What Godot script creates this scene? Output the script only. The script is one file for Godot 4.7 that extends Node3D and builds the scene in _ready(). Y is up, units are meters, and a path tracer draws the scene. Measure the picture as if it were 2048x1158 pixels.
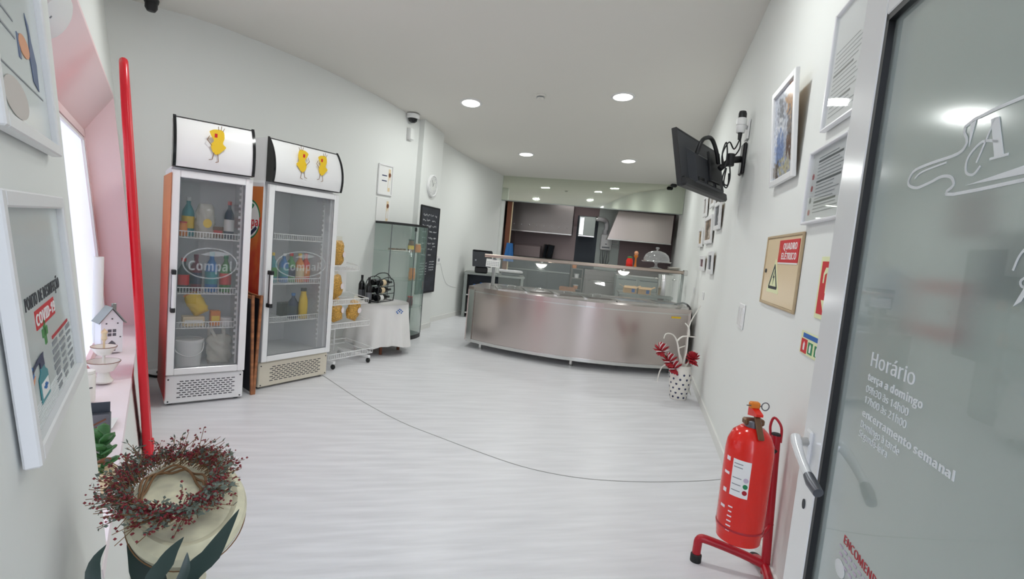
extends Node3D
# A small takeaway food shop: fridges and a window on one side, a steel serving counter and an open kitchen at the end.

var M := {}
var used := {}
var cache := {}

# wall frames: x runs along the wall (to the viewer's right), y up, z out of the wall into the room
var RW := Transform3D(Basis(Vector3(-0.2396, 0, 0.9709), Vector3.UP, Vector3(-0.9709, 0, -0.2396)), Vector3(1.397, 0, -2.576))
var LW := Transform3D(Basis(Vector3(0.5069, 0, -0.8620), Vector3.UP, Vector3(0.8620, 0, 0.5069)), Vector3(-3.37, 0, -4.43))
var CW := Transform3D(Basis(Vector3(0.2457, 0, -0.9693), Vector3.UP, Vector3(0.9693, 0, 0.2457)), Vector3(-1.46, 0, -7.49))
var BW := Transform3D(Basis(Vector3(0.3020, 0, -0.9533), Vector3.UP, Vector3(0.9533, 0, 0.3020)), Vector3(-1.44, 0, -8.43))
var KW := Transform3D(Basis(Vector3(0.9916, 0, 0.1291), Vector3.UP, Vector3(-0.1291, 0, 0.9916)), Vector3(-0.42, 0, -11.65))
var DW := Transform3D(Basis(Vector3(-0.2396, 0, 0.9709), Vector3.UP, Vector3(-0.9709, 0, -0.2396)), Vector3(0.3592, 0, 0.0887))
# the window wall leans outwards by 6.5 degrees; its y starts at eye height
var FW := Transform3D(Basis(Vector3(-0.5751, 0, -0.8181), Vector3(-0.0926, 0.9936, 0.0651), Vector3(0.8129, 0.1132, -0.5714)), Vector3(-0.1636, 1.45, 0.1150))

func _ready():
	set_view()
	make_materials()
	build_shell()
	build_lamps()
	build_kitchen()
	build_counter()
	build_window_wall()
	build_fridges()
	build_left_side()
	build_right_side()
	build_door()
	build_foreground()

func set_view():
	var cam := Camera3D.new()
	cam.name = "camera"
	add_child(cam)
	cam.position = Vector3(0, 1.45, 0)
	cam.rotation_degrees = Vector3(-5.0, 0, 5.3)
	cam.fov = 58.97
	cam.near = 0.02
	cam.current = true
	var env := Environment.new()
	env.background_mode = Environment.BG_SKY
	var sky := Sky.new()
	var sm := ProceduralSkyMaterial.new()
	sm.sky_top_color = Color(0.80, 0.85, 0.93)
	sm.sky_horizon_color = Color(0.95, 0.94, 0.96)
	sm.ground_bottom_color = Color(0.55, 0.53, 0.52)
	sm.ground_horizon_color = Color(0.85, 0.84, 0.84)
	sm.sun_angle_max = 0.0
	sm.sky_energy_multiplier = 2.2
	sky.sky_material = sm
	env.sky = sky
	env.tonemap_mode = Environment.TONE_MAPPER_LINEAR
	env.tonemap_exposure = 1.0
	env.sdfgi_enabled = true
	env.ssao_enabled = true
	env.ssil_enabled = true
	var we := WorldEnvironment.new()
	we.name = "environment"
	we.environment = env
	add_child(we)

# ------------------------------------------------------------------ helpers
func numbered(called: String) -> String:
	if not used.has(called):
		used[called] = 0
		return called
	used[called] += 1
	return "%s_%03d" % [called, used[called]]

func tag(o, label, category = "", group = "", kind = ""):
	if label: o.set_meta("label", label)
	if category: o.set_meta("category", category)
	if group: o.set_meta("group", group)
	if kind: o.set_meta("kind", kind)
	return o

func thing(called, label, category, xf = Transform3D.IDENTITY, group = ""):
	var o := Node3D.new()
	o.name = numbered(called)
	add_child(o, true)
	o.transform = xf
	return tag(o, label, category, group)

func part(parent, called, mesh, m, at = Vector3.ZERO, basis = Basis.IDENTITY):
	var o := MeshInstance3D.new()
	o.name = called if parent != self else numbered(called)
	o.mesh = mesh
	o.material_override = M[m] if m is String else m
	parent.add_child(o, true)
	o.transform = Transform3D(basis, at)
	return o

func structure(called, mesh, m, xf = Transform3D.IDENTITY, label = ""):
	var o = part(self, called, mesh, m)
	o.transform = xf
	o.set_meta("kind", "structure")
	if label: o.set_meta("label", label)
	return o

func at(frame: Transform3D, x, y, z = 0.0) -> Transform3D:
	return frame * Transform3D(Basis.IDENTITY, Vector3(x, y, z))

func begin(flat = true) -> SurfaceTool:
	var st := SurfaceTool.new()
	st.begin(Mesh.PRIMITIVE_TRIANGLES)
	st.set_smooth_group(-1 if flat else 0)
	return st

func done(st: SurfaceTool) -> ArrayMesh:
	st.generate_normals()
	return st.commit()

func quadv(st, a, b, c, d):
	for v in [a, c, b, a, d, c]: st.add_vertex(v)

# a convex face of any number of corners, turned away from the point c
func face(st, pts, c):
	var mid = Vector3.ZERO
	for p in pts: mid += p
	mid /= pts.size()
	var n = (pts[1] - pts[0]).cross(pts[2] - pts[0])
	var out = n.dot(mid - c) > 0
	for i in range(1, pts.size() - 1):
		if out:
			st.add_vertex(pts[0]); st.add_vertex(pts[i + 1]); st.add_vertex(pts[i])
		else:
			st.add_vertex(pts[0]); st.add_vertex(pts[i]); st.add_vertex(pts[i + 1])

# eight corners: a ring of four and the matching ring of four
func hexa(st, p):
	var c = Vector3.ZERO
	for v in p: c += v
	c /= 8.0
	face(st, [p[0], p[1], p[2], p[3]], c)
	face(st, [p[4], p[5], p[6], p[7]], c)
	for i in 4:
		var j = (i + 1) % 4
		face(st, [p[i], p[j], p[j + 4], p[i + 4]], c)

func hexa_mesh(p) -> ArrayMesh:
	var st = begin()
	hexa(st, p)
	return done(st)

# a box with chamfered edges, added to a surface
func add_box(st, size: Vector3, at_: Vector3 = Vector3.ZERO, b = 0.0, basis = Basis.IDENTITY):
	var h = size / 2.0
	b = minf(b, minf(h.x, minf(h.y, h.z)) * 0.9)
	var put = func(v): return at_ + basis * v
	if b <= 0.0:
		var p = []
		for y in [-1, 1]:
			for q in [[-1, -1], [1, -1], [1, 1], [-1, 1]]:
				p.append(put.call(Vector3(q[0] * h.x, y * h.y, q[1] * h.z)))
		hexa(st, p)
		return
	var g = h - Vector3(b, b, b)
	var V = func(sx, sy, sz, k):
		var v = Vector3(sx * g.x, sy * g.y, sz * g.z)
		v[k] = [sx, sy, sz][k] * h[k]
		return put.call(v)
	for k in 3:
		var i = (k + 1) % 3
		var j = (k + 2) % 3
		for s in [-1, 1]:
			var pts = []
			for q in [[-1, -1], [1, -1], [1, 1], [-1, 1]]:
				var sg = [0, 0, 0]
				sg[k] = s; sg[i] = q[0]; sg[j] = q[1]
				pts.append(V.call(sg[0], sg[1], sg[2], k))
			face(st, pts, at_)
		for q in [[-1, -1], [1, -1], [1, 1], [-1, 1]]:
			var a = [0, 0, 0]
			a[i] = q[0]; a[j] = q[1]
			var pts2 = []
			for e in [[-1, i], [1, i], [1, j], [-1, j]]:
				a[k] = e[0]
				pts2.append(V.call(a[0], a[1], a[2], e[1]))
			face(st, pts2, at_)
	for sx in [-1, 1]:
		for sy in [-1, 1]:
			for sz in [-1, 1]:
				face(st, [V.call(sx, sy, sz, 0), V.call(sx, sy, sz, 1), V.call(sx, sy, sz, 2)], at_)

func box(x, y, z, b = 0.003) -> ArrayMesh:
	var key = "box %.4f %.4f %.4f %.4f" % [x, y, z, b]
	if not cache.has(key):
		var st = begin()
		add_box(st, Vector3(x, y, z), Vector3.ZERO, b)
		cache[key] = done(st)
	return cache[key]

# many boxes in one mesh: [[size, at], ...]
func boxes(list, b = 0.0) -> ArrayMesh:
	var st = begin()
	for e in list: add_box(st, e[0], e[1], b, e[2] if e.size() > 2 else Basis.IDENTITY)
	return done(st)

func add_lathe(st, prof, seg = 20, at_ = Vector3.ZERO, sx = 1.0, sz = 1.0, basis = Basis.IDENTITY):
	var group = 1
	for i in prof.size() - 1:
		if i > 0:
			var d0 = (prof[i] - prof[i - 1]).normalized()
			var d1 = (prof[i + 1] - prof[i]).normalized()
			if d0.dot(d1) < 0.8: group += 1
		st.set_smooth_group(group)
		for j in seg:
			var q = []
			for e in [[i, j], [i + 1, j], [i + 1, j + 1], [i, j + 1]]:
				var t = TAU * (e[1] % seg) / seg
				var r = prof[e[0]].x
				q.append(at_ + basis * Vector3(r * cos(t) * sx, prof[e[0]].y, r * sin(t) * sz))
			if prof[i].x < 1e-6:
				for v in [q[0], q[2], q[1]]: st.add_vertex(v)
			elif prof[i + 1].x < 1e-6:
				for v in [q[0], q[3], q[1]]: st.add_vertex(v)
			else:
				quadv(st, q[0], q[1], q[2], q[3])

func lathe(prof, seg = 20, sx = 1.0, sz = 1.0) -> ArrayMesh:
	var st = begin(false)
	var p = []
	for e in prof: p.append(Vector2(e[0], e[1]))
	add_lathe(st, p, seg, Vector3.ZERO, sx, sz)
	return done(st)

func cyl(r, h, seg = 20, bev = 0.0) -> ArrayMesh:
	if bev > 0: return lathe([[0, 0], [r - bev, 0], [r, bev], [r, h - bev], [r - bev, h], [0, h]], seg)
	return lathe([[0, 0], [r, 0], [r, h], [0, h]], seg)

func add_tube(st, pts, r, seg = 6, closed = false, caps = true):
	st.set_smooth_group(0)
	var n = pts.size()
	var rings = []
	var up = Vector3.UP
	for i in n:
		var a = pts[(i - 1 + n) % n] if closed else pts[maxi(i - 1, 0)]
		var b = pts[(i + 1) % n] if closed else pts[mini(i + 1, n - 1)]
		var d = (b - a).normalized()
		if i == 0 and absf(d.dot(up)) > 0.9: up = Vector3.RIGHT
		var s = d.cross(up).normalized()
		up = s.cross(d).normalized()
		var rr = r[i] if r is Array else r
		var ring = []
		for k in seg:
			var t = TAU * k / seg
			ring.append(pts[i] + (s * cos(t) + up * sin(t)) * rr)
		rings.append(ring)
	for i in (n if closed else n - 1):
		var j = (i + 1) % n
		for k in seg:
			var l = (k + 1) % seg
			quadv(st, rings[i][k], rings[i][l], rings[j][l], rings[j][k])
	if caps and not closed:
		st.set_smooth_group(-1)
		face(st, rings[0], pts[1])
		face(st, rings[n - 1], pts[n - 2])

func tube(pts, r, seg = 6, closed = false) -> ArrayMesh:
	var st = begin(false)
	add_tube(st, pts, r, seg, closed)
	return done(st)

func tubes(list, r, seg = 5) -> ArrayMesh:
	var st = begin(false)
	for p in list: add_tube(st, p, r, seg)
	return done(st)

# outline in x, y, pushed out along z from 0 to depth
func prism(poly: PackedVector2Array, depth) -> ArrayMesh:
	var st = begin()
	add_prism(st, poly, depth)
	return done(st)

func add_prism(st, poly: PackedVector2Array, depth, z0 = 0.0):
	st.set_smooth_group(-1)
	var idx = Geometry2D.triangulate_polygon(poly)
	if Geometry2D.is_polygon_clockwise(poly): poly.reverse(); idx = Geometry2D.triangulate_polygon(poly)
	for i in range(0, idx.size(), 3):
		var a = poly[idx[i]]; var b = poly[idx[i + 1]]; var c = poly[idx[i + 2]]
		if (b - a).cross(c - a) < 0:
			var t = b; b = c; c = t
		for v in [a, c, b]: st.add_vertex(Vector3(v.x, v.y, z0 + depth))
		for v in [a, b, c]: st.add_vertex(Vector3(v.x, v.y, z0))
	for i in poly.size():
		var p = poly[i]; var q = poly[(i + 1) % poly.size()]
		quadv(st, Vector3(p.x, p.y, z0), Vector3(q.x, q.y, z0), Vector3(q.x, q.y, z0 + depth), Vector3(p.x, p.y, z0 + depth))

# a flat ribbon of width w that follows a line in x, y
func ribbon(line, w, depth, closed = false) -> ArrayMesh:
	var st = begin()
	add_ribbon(st, line, w, depth, closed)
	return done(st)

func add_ribbon(st, line, w, depth, closed = false):
	var n = line.size()
	for i in (n if closed else n - 1):
		var p: Vector2 = line[i]; var q: Vector2 = line[(i + 1) % n]
		var d = (q - p).normalized() * w * 0.5
		var s = Vector2(-d.y, d.x)
		add_prism(st, PackedVector2Array([p - s - d * 0.3, q - s + d * 0.3, q + s + d * 0.3, p + s - d * 0.3]), depth)

func oval(rx, ry, seg = 32, cx = 0.0, cy = 0.0):
	var a = []
	for i in seg: a.append(Vector2(cx + rx * cos(TAU * i / seg), cy + ry * sin(TAU * i / seg)))
	return a

func smooth(line, n = 6):
	var c := Curve3D.new()
	var out = []
	for i in range(line.size() - 1):
		var p0 = line[maxi(i - 1, 0)]; var p1 = line[i]; var p2 = line[i + 1]; var p3 = line[mini(i + 2, line.size() - 1)]
		for k in n: out.append(p1.cubic_interpolate(p2, p0, p3, float(k) / n))
	out.append(line[-1])
	return out

func text_mesh(s, h, bold = false, serif = false, italic = false, depth = 0.0008) -> TextMesh:
	var t := TextMesh.new()
	var f := SystemFont.new()
	f.font_names = PackedStringArray(["Droid Serif" if serif else "Droid Sans"])
	f.font_weight = 700 if bold else 400
	f.font_italic = italic
	t.font = f
	t.text = s
	t.font_size = 24
	t.pixel_size = h / 17.5
	t.depth = depth
	t.curve_step = 2.0
	return t

# lettering: lx is -1 for lines that start at x, 0 for centred ones
func text(parent, s, h, m, x, y, z, lx = 0, stretch = 1.0, bold = false, serif = false, italic = false, called = "lettering"):
	var t = text_mesh(s, h, bold, serif, italic)
	t.horizontal_alignment = HORIZONTAL_ALIGNMENT_LEFT if lx < 0 else HORIZONTAL_ALIGNMENT_CENTER
	var o = part(parent, called, t, m, Vector3(x, y, z), Basis.from_scale(Vector3(stretch, 1, 1)))
	return o

func std(c: Color, rough = 0.6, metal = 0.0) -> StandardMaterial3D:
	var m := StandardMaterial3D.new()
	m.albedo_color = c
	m.roughness = rough
	m.metallic = metal
	return m

func rgb(r, g, b) -> Color:
	return Color(r / 255.0, g / 255.0, b / 255.0)

func glass(c: Color, a, rough = 0.02) -> StandardMaterial3D:
	var m = std(c, rough)
	m.transparency = BaseMaterial3D.TRANSPARENCY_ALPHA
	m.albedo_color.a = a
	return m

func noise_image(w, h, seed_, fx, fy, oct = 3, lo = 0.0, hi = 1.0, tint = Color.WHITE) -> ImageTexture:
	var n := FastNoiseLite.new()
	n.seed = seed_
	n.frequency = 1.0
	n.fractal_octaves = oct
	var im := Image.create(w, h, true, Image.FORMAT_RGB8)
	for y in h:
		for x in w:
			# blended across the seam so that the pattern repeats without a line
			var u = float(x) / w; var v = float(y) / h
			var a = n.get_noise_2d(x * fx, y * fy); var b = n.get_noise_2d((x - w) * fx, y * fy)
			var c = n.get_noise_2d(x * fx, (y - h) * fy); var d = n.get_noise_2d((x - w) * fx, (y - h) * fy)
			var k = lerpf(lerpf(a, b, u), lerpf(c, d, u), v) * 0.9 + 0.5
			k = lerpf(lo, hi, clampf(k, 0, 1))
			im.set_pixel(x, y, Color(k * tint.r, k * tint.g, k * tint.b))
	im.generate_mipmaps()
	return ImageTexture.create_from_image(im)

# a soft print: coloured ovals on a ground, [cx, cy, rx, ry, colour] in 0..1
func print_image(ground: Color, spots, w = 48, h = 64) -> StandardMaterial3D:
	var im := Image.create(w, h, false, Image.FORMAT_RGB8)
	var nz := FastNoiseLite.new()
	nz.seed = spots.size() + w
	nz.frequency = 0.09
	for y in h:
		for x in w:
			var c = ground
			var p = Vector2((x + 0.5) / w, (y + 0.5) / h)
			p += Vector2(nz.get_noise_2d(x * 1.4, y * 1.4), nz.get_noise_2d(x * 1.4 + 90, y * 1.4)) * 0.22
			for s in spots:
				var d = Vector2((p.x - s[0]) / s[2], (p.y - s[1]) / s[3]).length()
				c = c.lerp(s[4], clampf((1.3 - d) * 2.2, 0, 1))
			var k = 1.0 + 0.22 * nz.get_noise_2d(x * 3.0, y * 3.0 + 40)
			c = Color(c.r * k, c.g * k, c.b * k)
			im.set_pixel(x, y, c)
	var m = std(Color.WHITE, 0.5)
	m.albedo_texture = ImageTexture.create_from_image(im)
	return m

func make_materials():
	M.wall = std(rgb(235, 237, 234), 0.75)
	M.ceiling = std(rgb(232, 229, 222), 0.85)
	M.bounce_pink = std(rgb(240, 214, 216), 0.7)  # pink bounce light of the window recess, put into the paint colour
	M.sill = std(rgb(242, 230, 233), 0.45)  # white with a faint pink bounce light put into the colour
	M.white = std(rgb(236, 236, 236), 0.4)
	M.whitegloss = std(rgb(240, 240, 240), 0.18)
	M.whitemetal = std(rgb(235, 235, 238), 0.3)
	M.black = std(rgb(24, 25, 28), 0.45)
	M.blackgloss = std(rgb(20, 21, 24), 0.15)
	M.tvback = std(rgb(34, 37, 44), 0.5)
	M.rubber = std(rgb(32, 34, 33), 0.7)
	M.chrome = std(rgb(205, 205, 205), 0.12, 1.0)
	M.gunmetal = std(rgb(110, 112, 118), 0.35, 0.6)
	M.red = std(rgb(222, 26, 44), 0.28)
	M.redgloss = std(rgb(226, 36, 26), 0.16)
	M.redstand = std(rgb(176, 18, 36), 0.35)
	M.signred = std(rgb(206, 28, 38), 0.5)
	M.signgreen = std(rgb(20, 130, 80), 0.5)
	M.signblue = std(rgb(30, 100, 180), 0.5)
	M.glow = std(rgb(232, 236, 190), 0.6)
	M.cream = std(rgb(230, 208, 170), 0.35)
	M.yellow = std(rgb(240, 200, 40), 0.5)
	M.orange = std(rgb(225, 130, 40), 0.5)
	M.blue = std(rgb(40, 110, 180), 0.5)
	M.teal = std(rgb(50, 140, 150), 0.4)
	M.green = std(rgb(70, 140, 70), 0.5)
	M.darkblue = std(rgb(30, 40, 80), 0.4)
	M.purple = std(rgb(110, 25, 60), 0.4)
	M.brown = std(rgb(120, 70, 42), 0.5)
	M.paper = std(rgb(240, 240, 238), 0.6)
	M.ink = std(rgb(60, 62, 66), 0.7)
	M.greyink = std(rgb(140, 144, 148), 0.7)
	M.redink = std(rgb(180, 40, 50), 0.6)
	M.film = std(rgb(228, 230, 232), 0.5)
	M.skin = std(rgb(226, 160, 120), 0.6)
	M.card = std(rgb(196, 160, 116), 0.8)
	M.ceramic = std(rgb(240, 236, 228), 0.2)
	M.steel = std(rgb(204, 194, 190), 0.24, 1.0)
	M.steel.anisotropy_enabled = false
	M.steeldark = std(rgb(132, 127, 125), 0.32, 1.0)
	M.steelbright = std(rgb(214, 214, 212), 0.2, 1.0)
	M.mauve = std(rgb(150, 136, 136), 0.42, 0.75)
	M.maroon = std(rgb(128, 112, 113), 0.42, 0.7)
	M.slate = std(rgb(66, 72, 80), 0.45, 0.5)
	M.greysteel = std(rgb(150, 156, 152), 0.38, 0.85)
	M.mirror = std(rgb(218, 224, 210), 0.02, 1.0)
	M.pane = glass(rgb(225, 238, 232), 0.05)
	M.fridgeglass = glass(rgb(120, 134, 130), 0.12)
	M.cabinetglass = glass(rgb(160, 196, 182), 0.20)
	M.clear = glass(rgb(240, 244, 244), 0.16, 0.05)
	M.bag = glass(rgb(244, 240, 226), 0.5, 0.15)
	M.printwhite = glass(rgb(225, 232, 232), 0.2, 0.4)
	# frosted window film: daylight comes through it scattered
	M.windowfilm = std(rgb(220, 224, 234), 0.6)
	M.windowfilm.backlight_enabled = true
	M.windowfilm.backlight = Color(1.0, 1.0, 1.0)
	# frosted door glass: solid rough glass
	M.frost = std(rgb(196, 205, 201), 0.11)
	M.frost.metallic_specular = 0.12
	M.frost.clearcoat_enabled = true
	M.frost.clearcoat = 0.5
	M.frost.clearcoat_roughness = 0.02
	M.frost.refraction_enabled = true
	M.frost.refraction_scale = 0.05
	M.frost.transparency = BaseMaterial3D.TRANSPARENCY_ALPHA
	M.frost.albedo_color.a = 0.3
	# vinyl floor in pale grey wood grain
	M.floor = std(Color.WHITE, 0.33)
	M.floor.albedo_texture = noise_image(512, 256, 11, 0.010, 0.06, 4, 0.855, 0.925, Color(0.985, 0.985, 1.0))
	M.floor.roughness_texture = noise_image(256, 128, 12, 0.02, 0.2, 3, 0.9, 1.0)
	M.floor.roughness = 0.4
	M.pavement = std(rgb(170, 160, 156), 0.9)
	M.joint = std(rgb(150, 150, 148), 0.6)
	M.baseboard = std(rgb(232, 232, 228), 0.5)
	M.lamp = std(rgb(255, 253, 246), 0.5)
	M.lamp.emission_enabled = true
	M.lamp.emission = Color(1.0, 0.99, 0.95)
	M.lamp.emission_energy_multiplier = 3.0
	M.wood = std(Color.WHITE, 0.5)
	M.wood.albedo_texture = noise_image(128, 128, 21, 0.02, 0.2, 3, 0.7, 1.0, Color(0.74, 0.48, 0.31))
	M.wood.uv1_triplanar = true
	M.wood.uv1_scale = Vector3(3, 0.8, 3)
	M.darkwood = std(rgb(120, 66, 40), 0.5)
	M.leaf = std(rgb(44, 62, 58), 0.4)
	M.leafgreen = std(rgb(60, 110, 58), 0.4)
	M.antique = std(Color.WHITE, 0.5)
	M.antique.albedo_texture = noise_image(128, 128, 31, 0.03, 0.03, 4, 0.8, 1.05, Color(0.93, 0.91, 0.79))
	M.antique.uv1_triplanar = true
	M.antique.uv1_scale = Vector3(3, 3, 3)
	M.twig = std(rgb(136, 100, 66), 0.8)
	M.sprig = std(rgb(112, 122, 110), 0.7)
	M.berry = std(rgb(134, 40, 50), 0.45)
	M.chips = std(Color.WHITE, 0.4)
	M.chips.albedo_texture = noise_image(64, 64, 41, 0.14, 0.14, 3, 0.55, 1.1, Color(0.97, 0.74, 0.34))
	M.chips.uv1_triplanar = true
	M.chips.uv1_scale = Vector3(6, 6, 6)
	M.cloth = std(rgb(238, 236, 234), 0.9)
	M.cloth.rim_enabled = true
	M.cloth.rim = 0.3
	M.wine = std(rgb(16, 18, 20), 0.1)
	M.slateboard = std(Color.WHITE, 0.7)
	M.slateboard.albedo_texture = noise_image(128, 128, 51, 0.03, 0.05, 4, 0.85, 1.2, Color(0.17, 0.18, 0.21))
	M.slateboard.uv1_triplanar = true
	M.panelframe = std(rgb(186, 164, 130), 0.5)
	M.highlightsteel = std(rgb(226, 228, 226), 0.14, 1.0)  # shinier steel, only for the highlight on the small hood
	M.railsteel = std(rgb(172, 158, 146), 0.28, 1.0)
	M.redpetal = std(rgb(170, 24, 40), 0.6)
	M.mauveink = std(rgb(196, 180, 200), 0.6)
	M.brassy = std(rgb(120, 92, 70), 0.4, 0.7)
	M.posterpaper = std(rgb(214, 222, 220), 0.16)
	M.inkblue = std(rgb(92, 108, 140), 0.6)
	M.basin = std(rgb(206, 198, 192), 0.6)
	M.printwhite2 = std(rgb(200, 206, 204), 0.6)
	M.chalk = std(rgb(214, 216, 218), 0.9)

# ------------------------------------------------------------------ the room
func across(z, zs, vs):
	for i in zs.size() - 1:
		if z <= zs[i + 1]: return lerpf(vs[i], vs[i + 1], clampf((z - zs[i]) / (zs[i + 1] - zs[i]), 0, 1))
	return vs[-1]

func wall_x_left(z): return across(z, [-11.65, -8.25, -7.5, -4.43, 0.4], [-0.42, -1.28, -1.63, -3.37, 0.03])
func wall_x_right(z): return 1.397 + (-2.576 - z) * 0.2467

# the ceiling sinks a little towards the kitchen and rises towards the door side
func ceiling_y(x, z):
	var a = across(z, [-11.65, -9.6, -8.3, -7.44, -6.77, -6.04, -5.4, -4.9, -4.43, 2.0], [2.96, 2.985, 3.06, 3.1, 3.2, 3.257, 3.26, 3.24, 3.16, 3.16])
	var b = across(z, [-11.65, -10.4, -9.1, -6.3, -4.9, -4.2, 2.0], [3.01, 3.10, 3.195, 3.41, 3.47, 3.527, 3.55])
	var l = wall_x_left(z)
	return lerpf(a, b, clampf((x - l) / (wall_x_right(z) - l), 0, 1))

# a wall between two plan points with its thickness behind it (to the left of a -> b seen from above when thick > 0)
func wall_mesh(a: Vector2, b: Vector2, y0, y1, thick) -> ArrayMesh:
	var d = (b - a).normalized()
	var n = Vector2(d.y, -d.x) * thick
	var p = []
	for y in [y0, y1]:
		for q in [a, b, b + n, a + n]: p.append(Vector3(q.x, y, q.y))
	return hexa_mesh(p)

func build_shell():
	# floor
	var st := SurfaceTool.new()
	st.begin(Mesh.PRIMITIVE_TRIANGLES)
	var poly := PackedVector2Array([Vector2(0.75, 0.75), Vector2(-0.05, 0.55), Vector2(-3.55, -4.35), Vector2(-1.75, -7.6), Vector2(-0.7, -11.7), Vector2(-0.7, -15.2), Vector2(5.2, -15.2), Vector2(4.6, -14.5), Vector2(1.5, -2.4)])
	var idx = Geometry2D.triangulate_polygon(poly)
	var dir = Vector2(0.97, -0.24)
	for i in range(0, idx.size(), 3):
		var t = [poly[idx[i]], poly[idx[i + 1]], poly[idx[i + 2]]]
		if (t[1] - t[0]).cross(t[2] - t[0]) < 0: t.reverse()
		for v in t:
			st.set_normal(Vector3.UP)
			st.set_uv(Vector2(v.dot(dir) / 3.2, v.dot(Vector2(-dir.y, dir.x)) / 1.1))
			st.add_vertex(Vector3(v.x, 0, v.y))
	structure("floor", st.commit(), "floor", Transform3D.IDENTITY, "pale grey wood-grain vinyl floor")
	structure("pavement", box(40, 0.2, 40, 0), "pavement", Transform3D(Basis.IDENTITY, Vector3(0, -0.14, 0)), "grey pavement outside the shop")
	# ceiling
	st = begin(false)
	var nz = 64
	var nx = 6
	var g = []
	for i in nz + 1:
		var z = lerpf(0.9, -11.75, float(i) / nz)
		var row = []
		for j in nx + 1:
			var x = lerpf(wall_x_left(z) - 0.35, wall_x_right(z) + 0.2, float(j) / nx)
			row.append(Vector3(x, ceiling_y(x, z), z))
		g.append(row)
	var up = Vector3(0, 0.12, 0)
	for i in nz:
		for j in nx:
			quadv(st, g[i][j], g[i][j + 1], g[i + 1][j + 1], g[i + 1][j])
	st.set_smooth_group(2)
	for i in nz:
		for j in nx:
			quadv(st, g[i][j] + up, g[i + 1][j] + up, g[i + 1][j + 1] + up, g[i][j + 1] + up)
	structure("ceiling", done(st), "ceiling", Transform3D.IDENTITY, "off-white plaster ceiling with round lamps")
	# walls
	structure("wall_left", wall_mesh(Vector2(-3.725, -3.827), Vector2(-1.50, -7.61), -0.05, 3.6, 0.2), "wall", Transform3D.IDENTITY, "white painted wall behind the fridges")
	structure("wall_pillar", hexa_mesh([Vector3(-1.46, -0.05, -7.49), Vector3(-1.28, -0.05, -8.20), Vector3(-1.6, -0.05, -8.5), Vector3(-1.65, -0.05, -7.60), Vector3(-1.46, 3.6, -7.49), Vector3(-1.28, 3.6, -8.20), Vector3(-1.6, 3.6, -8.5), Vector3(-1.65, 3.6, -7.60)]), "wall", Transform3D.IDENTITY, "white wall pillar with clock and chalkboard")
	structure("wall_rear_left", wall_mesh(Vector2(-1.50, -8.24), Vector2(-0.42, -11.65), -0.05, 3.6, 0.2), "wall", Transform3D.IDENTITY, "white wall between pillar and kitchen")
	structure("wall_right", wall_mesh(Vector2(0.64, 0.5), Vector2(4.30, -14.34), -0.05, 3.8, -0.2), "wall", Transform3D.IDENTITY, "white wall with framed pictures and signs")
	# wall over the kitchen opening, and the narrow pier beside it
	structure("wall_header", box(4.2, 1.3, 0.16, 0), "wall", at(KW, 1.95, 3.08, -0.09), "white wall above the kitchen opening")
	structure("wall_kitchen_pier", box(0.4, 3.6, 0.16, 0), "wall", at(KW, -0.13, 1.8, -0.09), "white pier beside the kitchen opening")
	# kitchen shell
	structure("wall_kitchen_back", box(5.6, 3.0, 0.15, 0), "maroon", at(KW, 1.9, 1.5, -2.72), "dark steel-clad kitchen back wall")
	structure("wall_kitchen_left", box(0.15, 3.0, 2.7, 0), "maroon", at(KW, -0.25, 1.5, -1.45), "dark clad kitchen side wall")
	structure("wall_kitchen_ceiling", box(5.6, 0.12, 2.72, 0), "ceiling", at(KW, 1.9, 2.86, -1.47), "kitchen ceiling")
	# baseboards
	baseboard("baseboard_left", Vector2(-3.37, -4.43), Vector2(-1.51, -7.60), -1)
	baseboard("baseboard_pillar", Vector2(-1.46, -7.49), Vector2(-1.28, -8.20), -1)
	baseboard("baseboard_rear_left", Vector2(-1.50, -8.24), Vector2(-0.42, -11.65), -1)
	baseboard("baseboard_right", Vector2(0.75, 0.05), Vector2(3.42, -10.76), 1)
	# joint between the two floor sheets
	var line = []
	for q in [[-1.78, -4.93], [-1.698, -4.845], [-1.217, -4.303], [-0.775, -3.883], [-0.425, -3.636], [-0.116, -3.435], [0.161, -3.277], [0.42, -3.197], [0.677, -3.178], [1.01, -3.217], [1.367, -3.303], [1.563, -3.372]]:
		line.append(Vector2(q[0], q[1]))
	var o = part(self, "floor_joint", ribbon(smooth(line, 4), 0.006, 0.0015), "joint", Vector3(0, 0.0018, 0), Basis(Vector3(1, 0, 0), Vector3(0, 0, 1), Vector3(0, -1, 0)))
	tag(o, "thin grey joint curving across the pale floor", "", "", "structure")
	# mirror strip above the kitchen opening
	var t = thing("wall_mirror", "long mirror strip above the kitchen opening under the ceiling", "mirror", at(KW, 1.975, 2.43, 0.0))
	part(t, "mirror_glass", box(3.95, 0.85, 0.012, 0.002), "mirror", Vector3(0, 0.425, 0.006))
	part(t, "lower_edge", box(3.95, 0.018, 0.03, 0.002), "greysteel", Vector3(0, -0.009, 0.0))

func baseboard(called, a: Vector2, b: Vector2, side):
	var d = (b - a).normalized()
	var n = Vector2(d.y, -d.x) * side
	structure(called, wall_mesh(a - n * 0.002, b - n * 0.002, 0.0, 0.08, 0.016 * side), "baseboard", Transform3D.IDENTITY, "low white baseboard")

func ceiling_tilt(x, z) -> Basis:
	var e = 0.15
	var dx = Vector3(2 * e, ceiling_y(x + e, z) - ceiling_y(x - e, z), 0).normalized()
	var dz = Vector3(0, ceiling_y(x, z + e) - ceiling_y(x, z - e), 2 * e).normalized()
	var y = dz.cross(dx).normalized()
	return Basis(dx, y, dx.cross(y))

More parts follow.
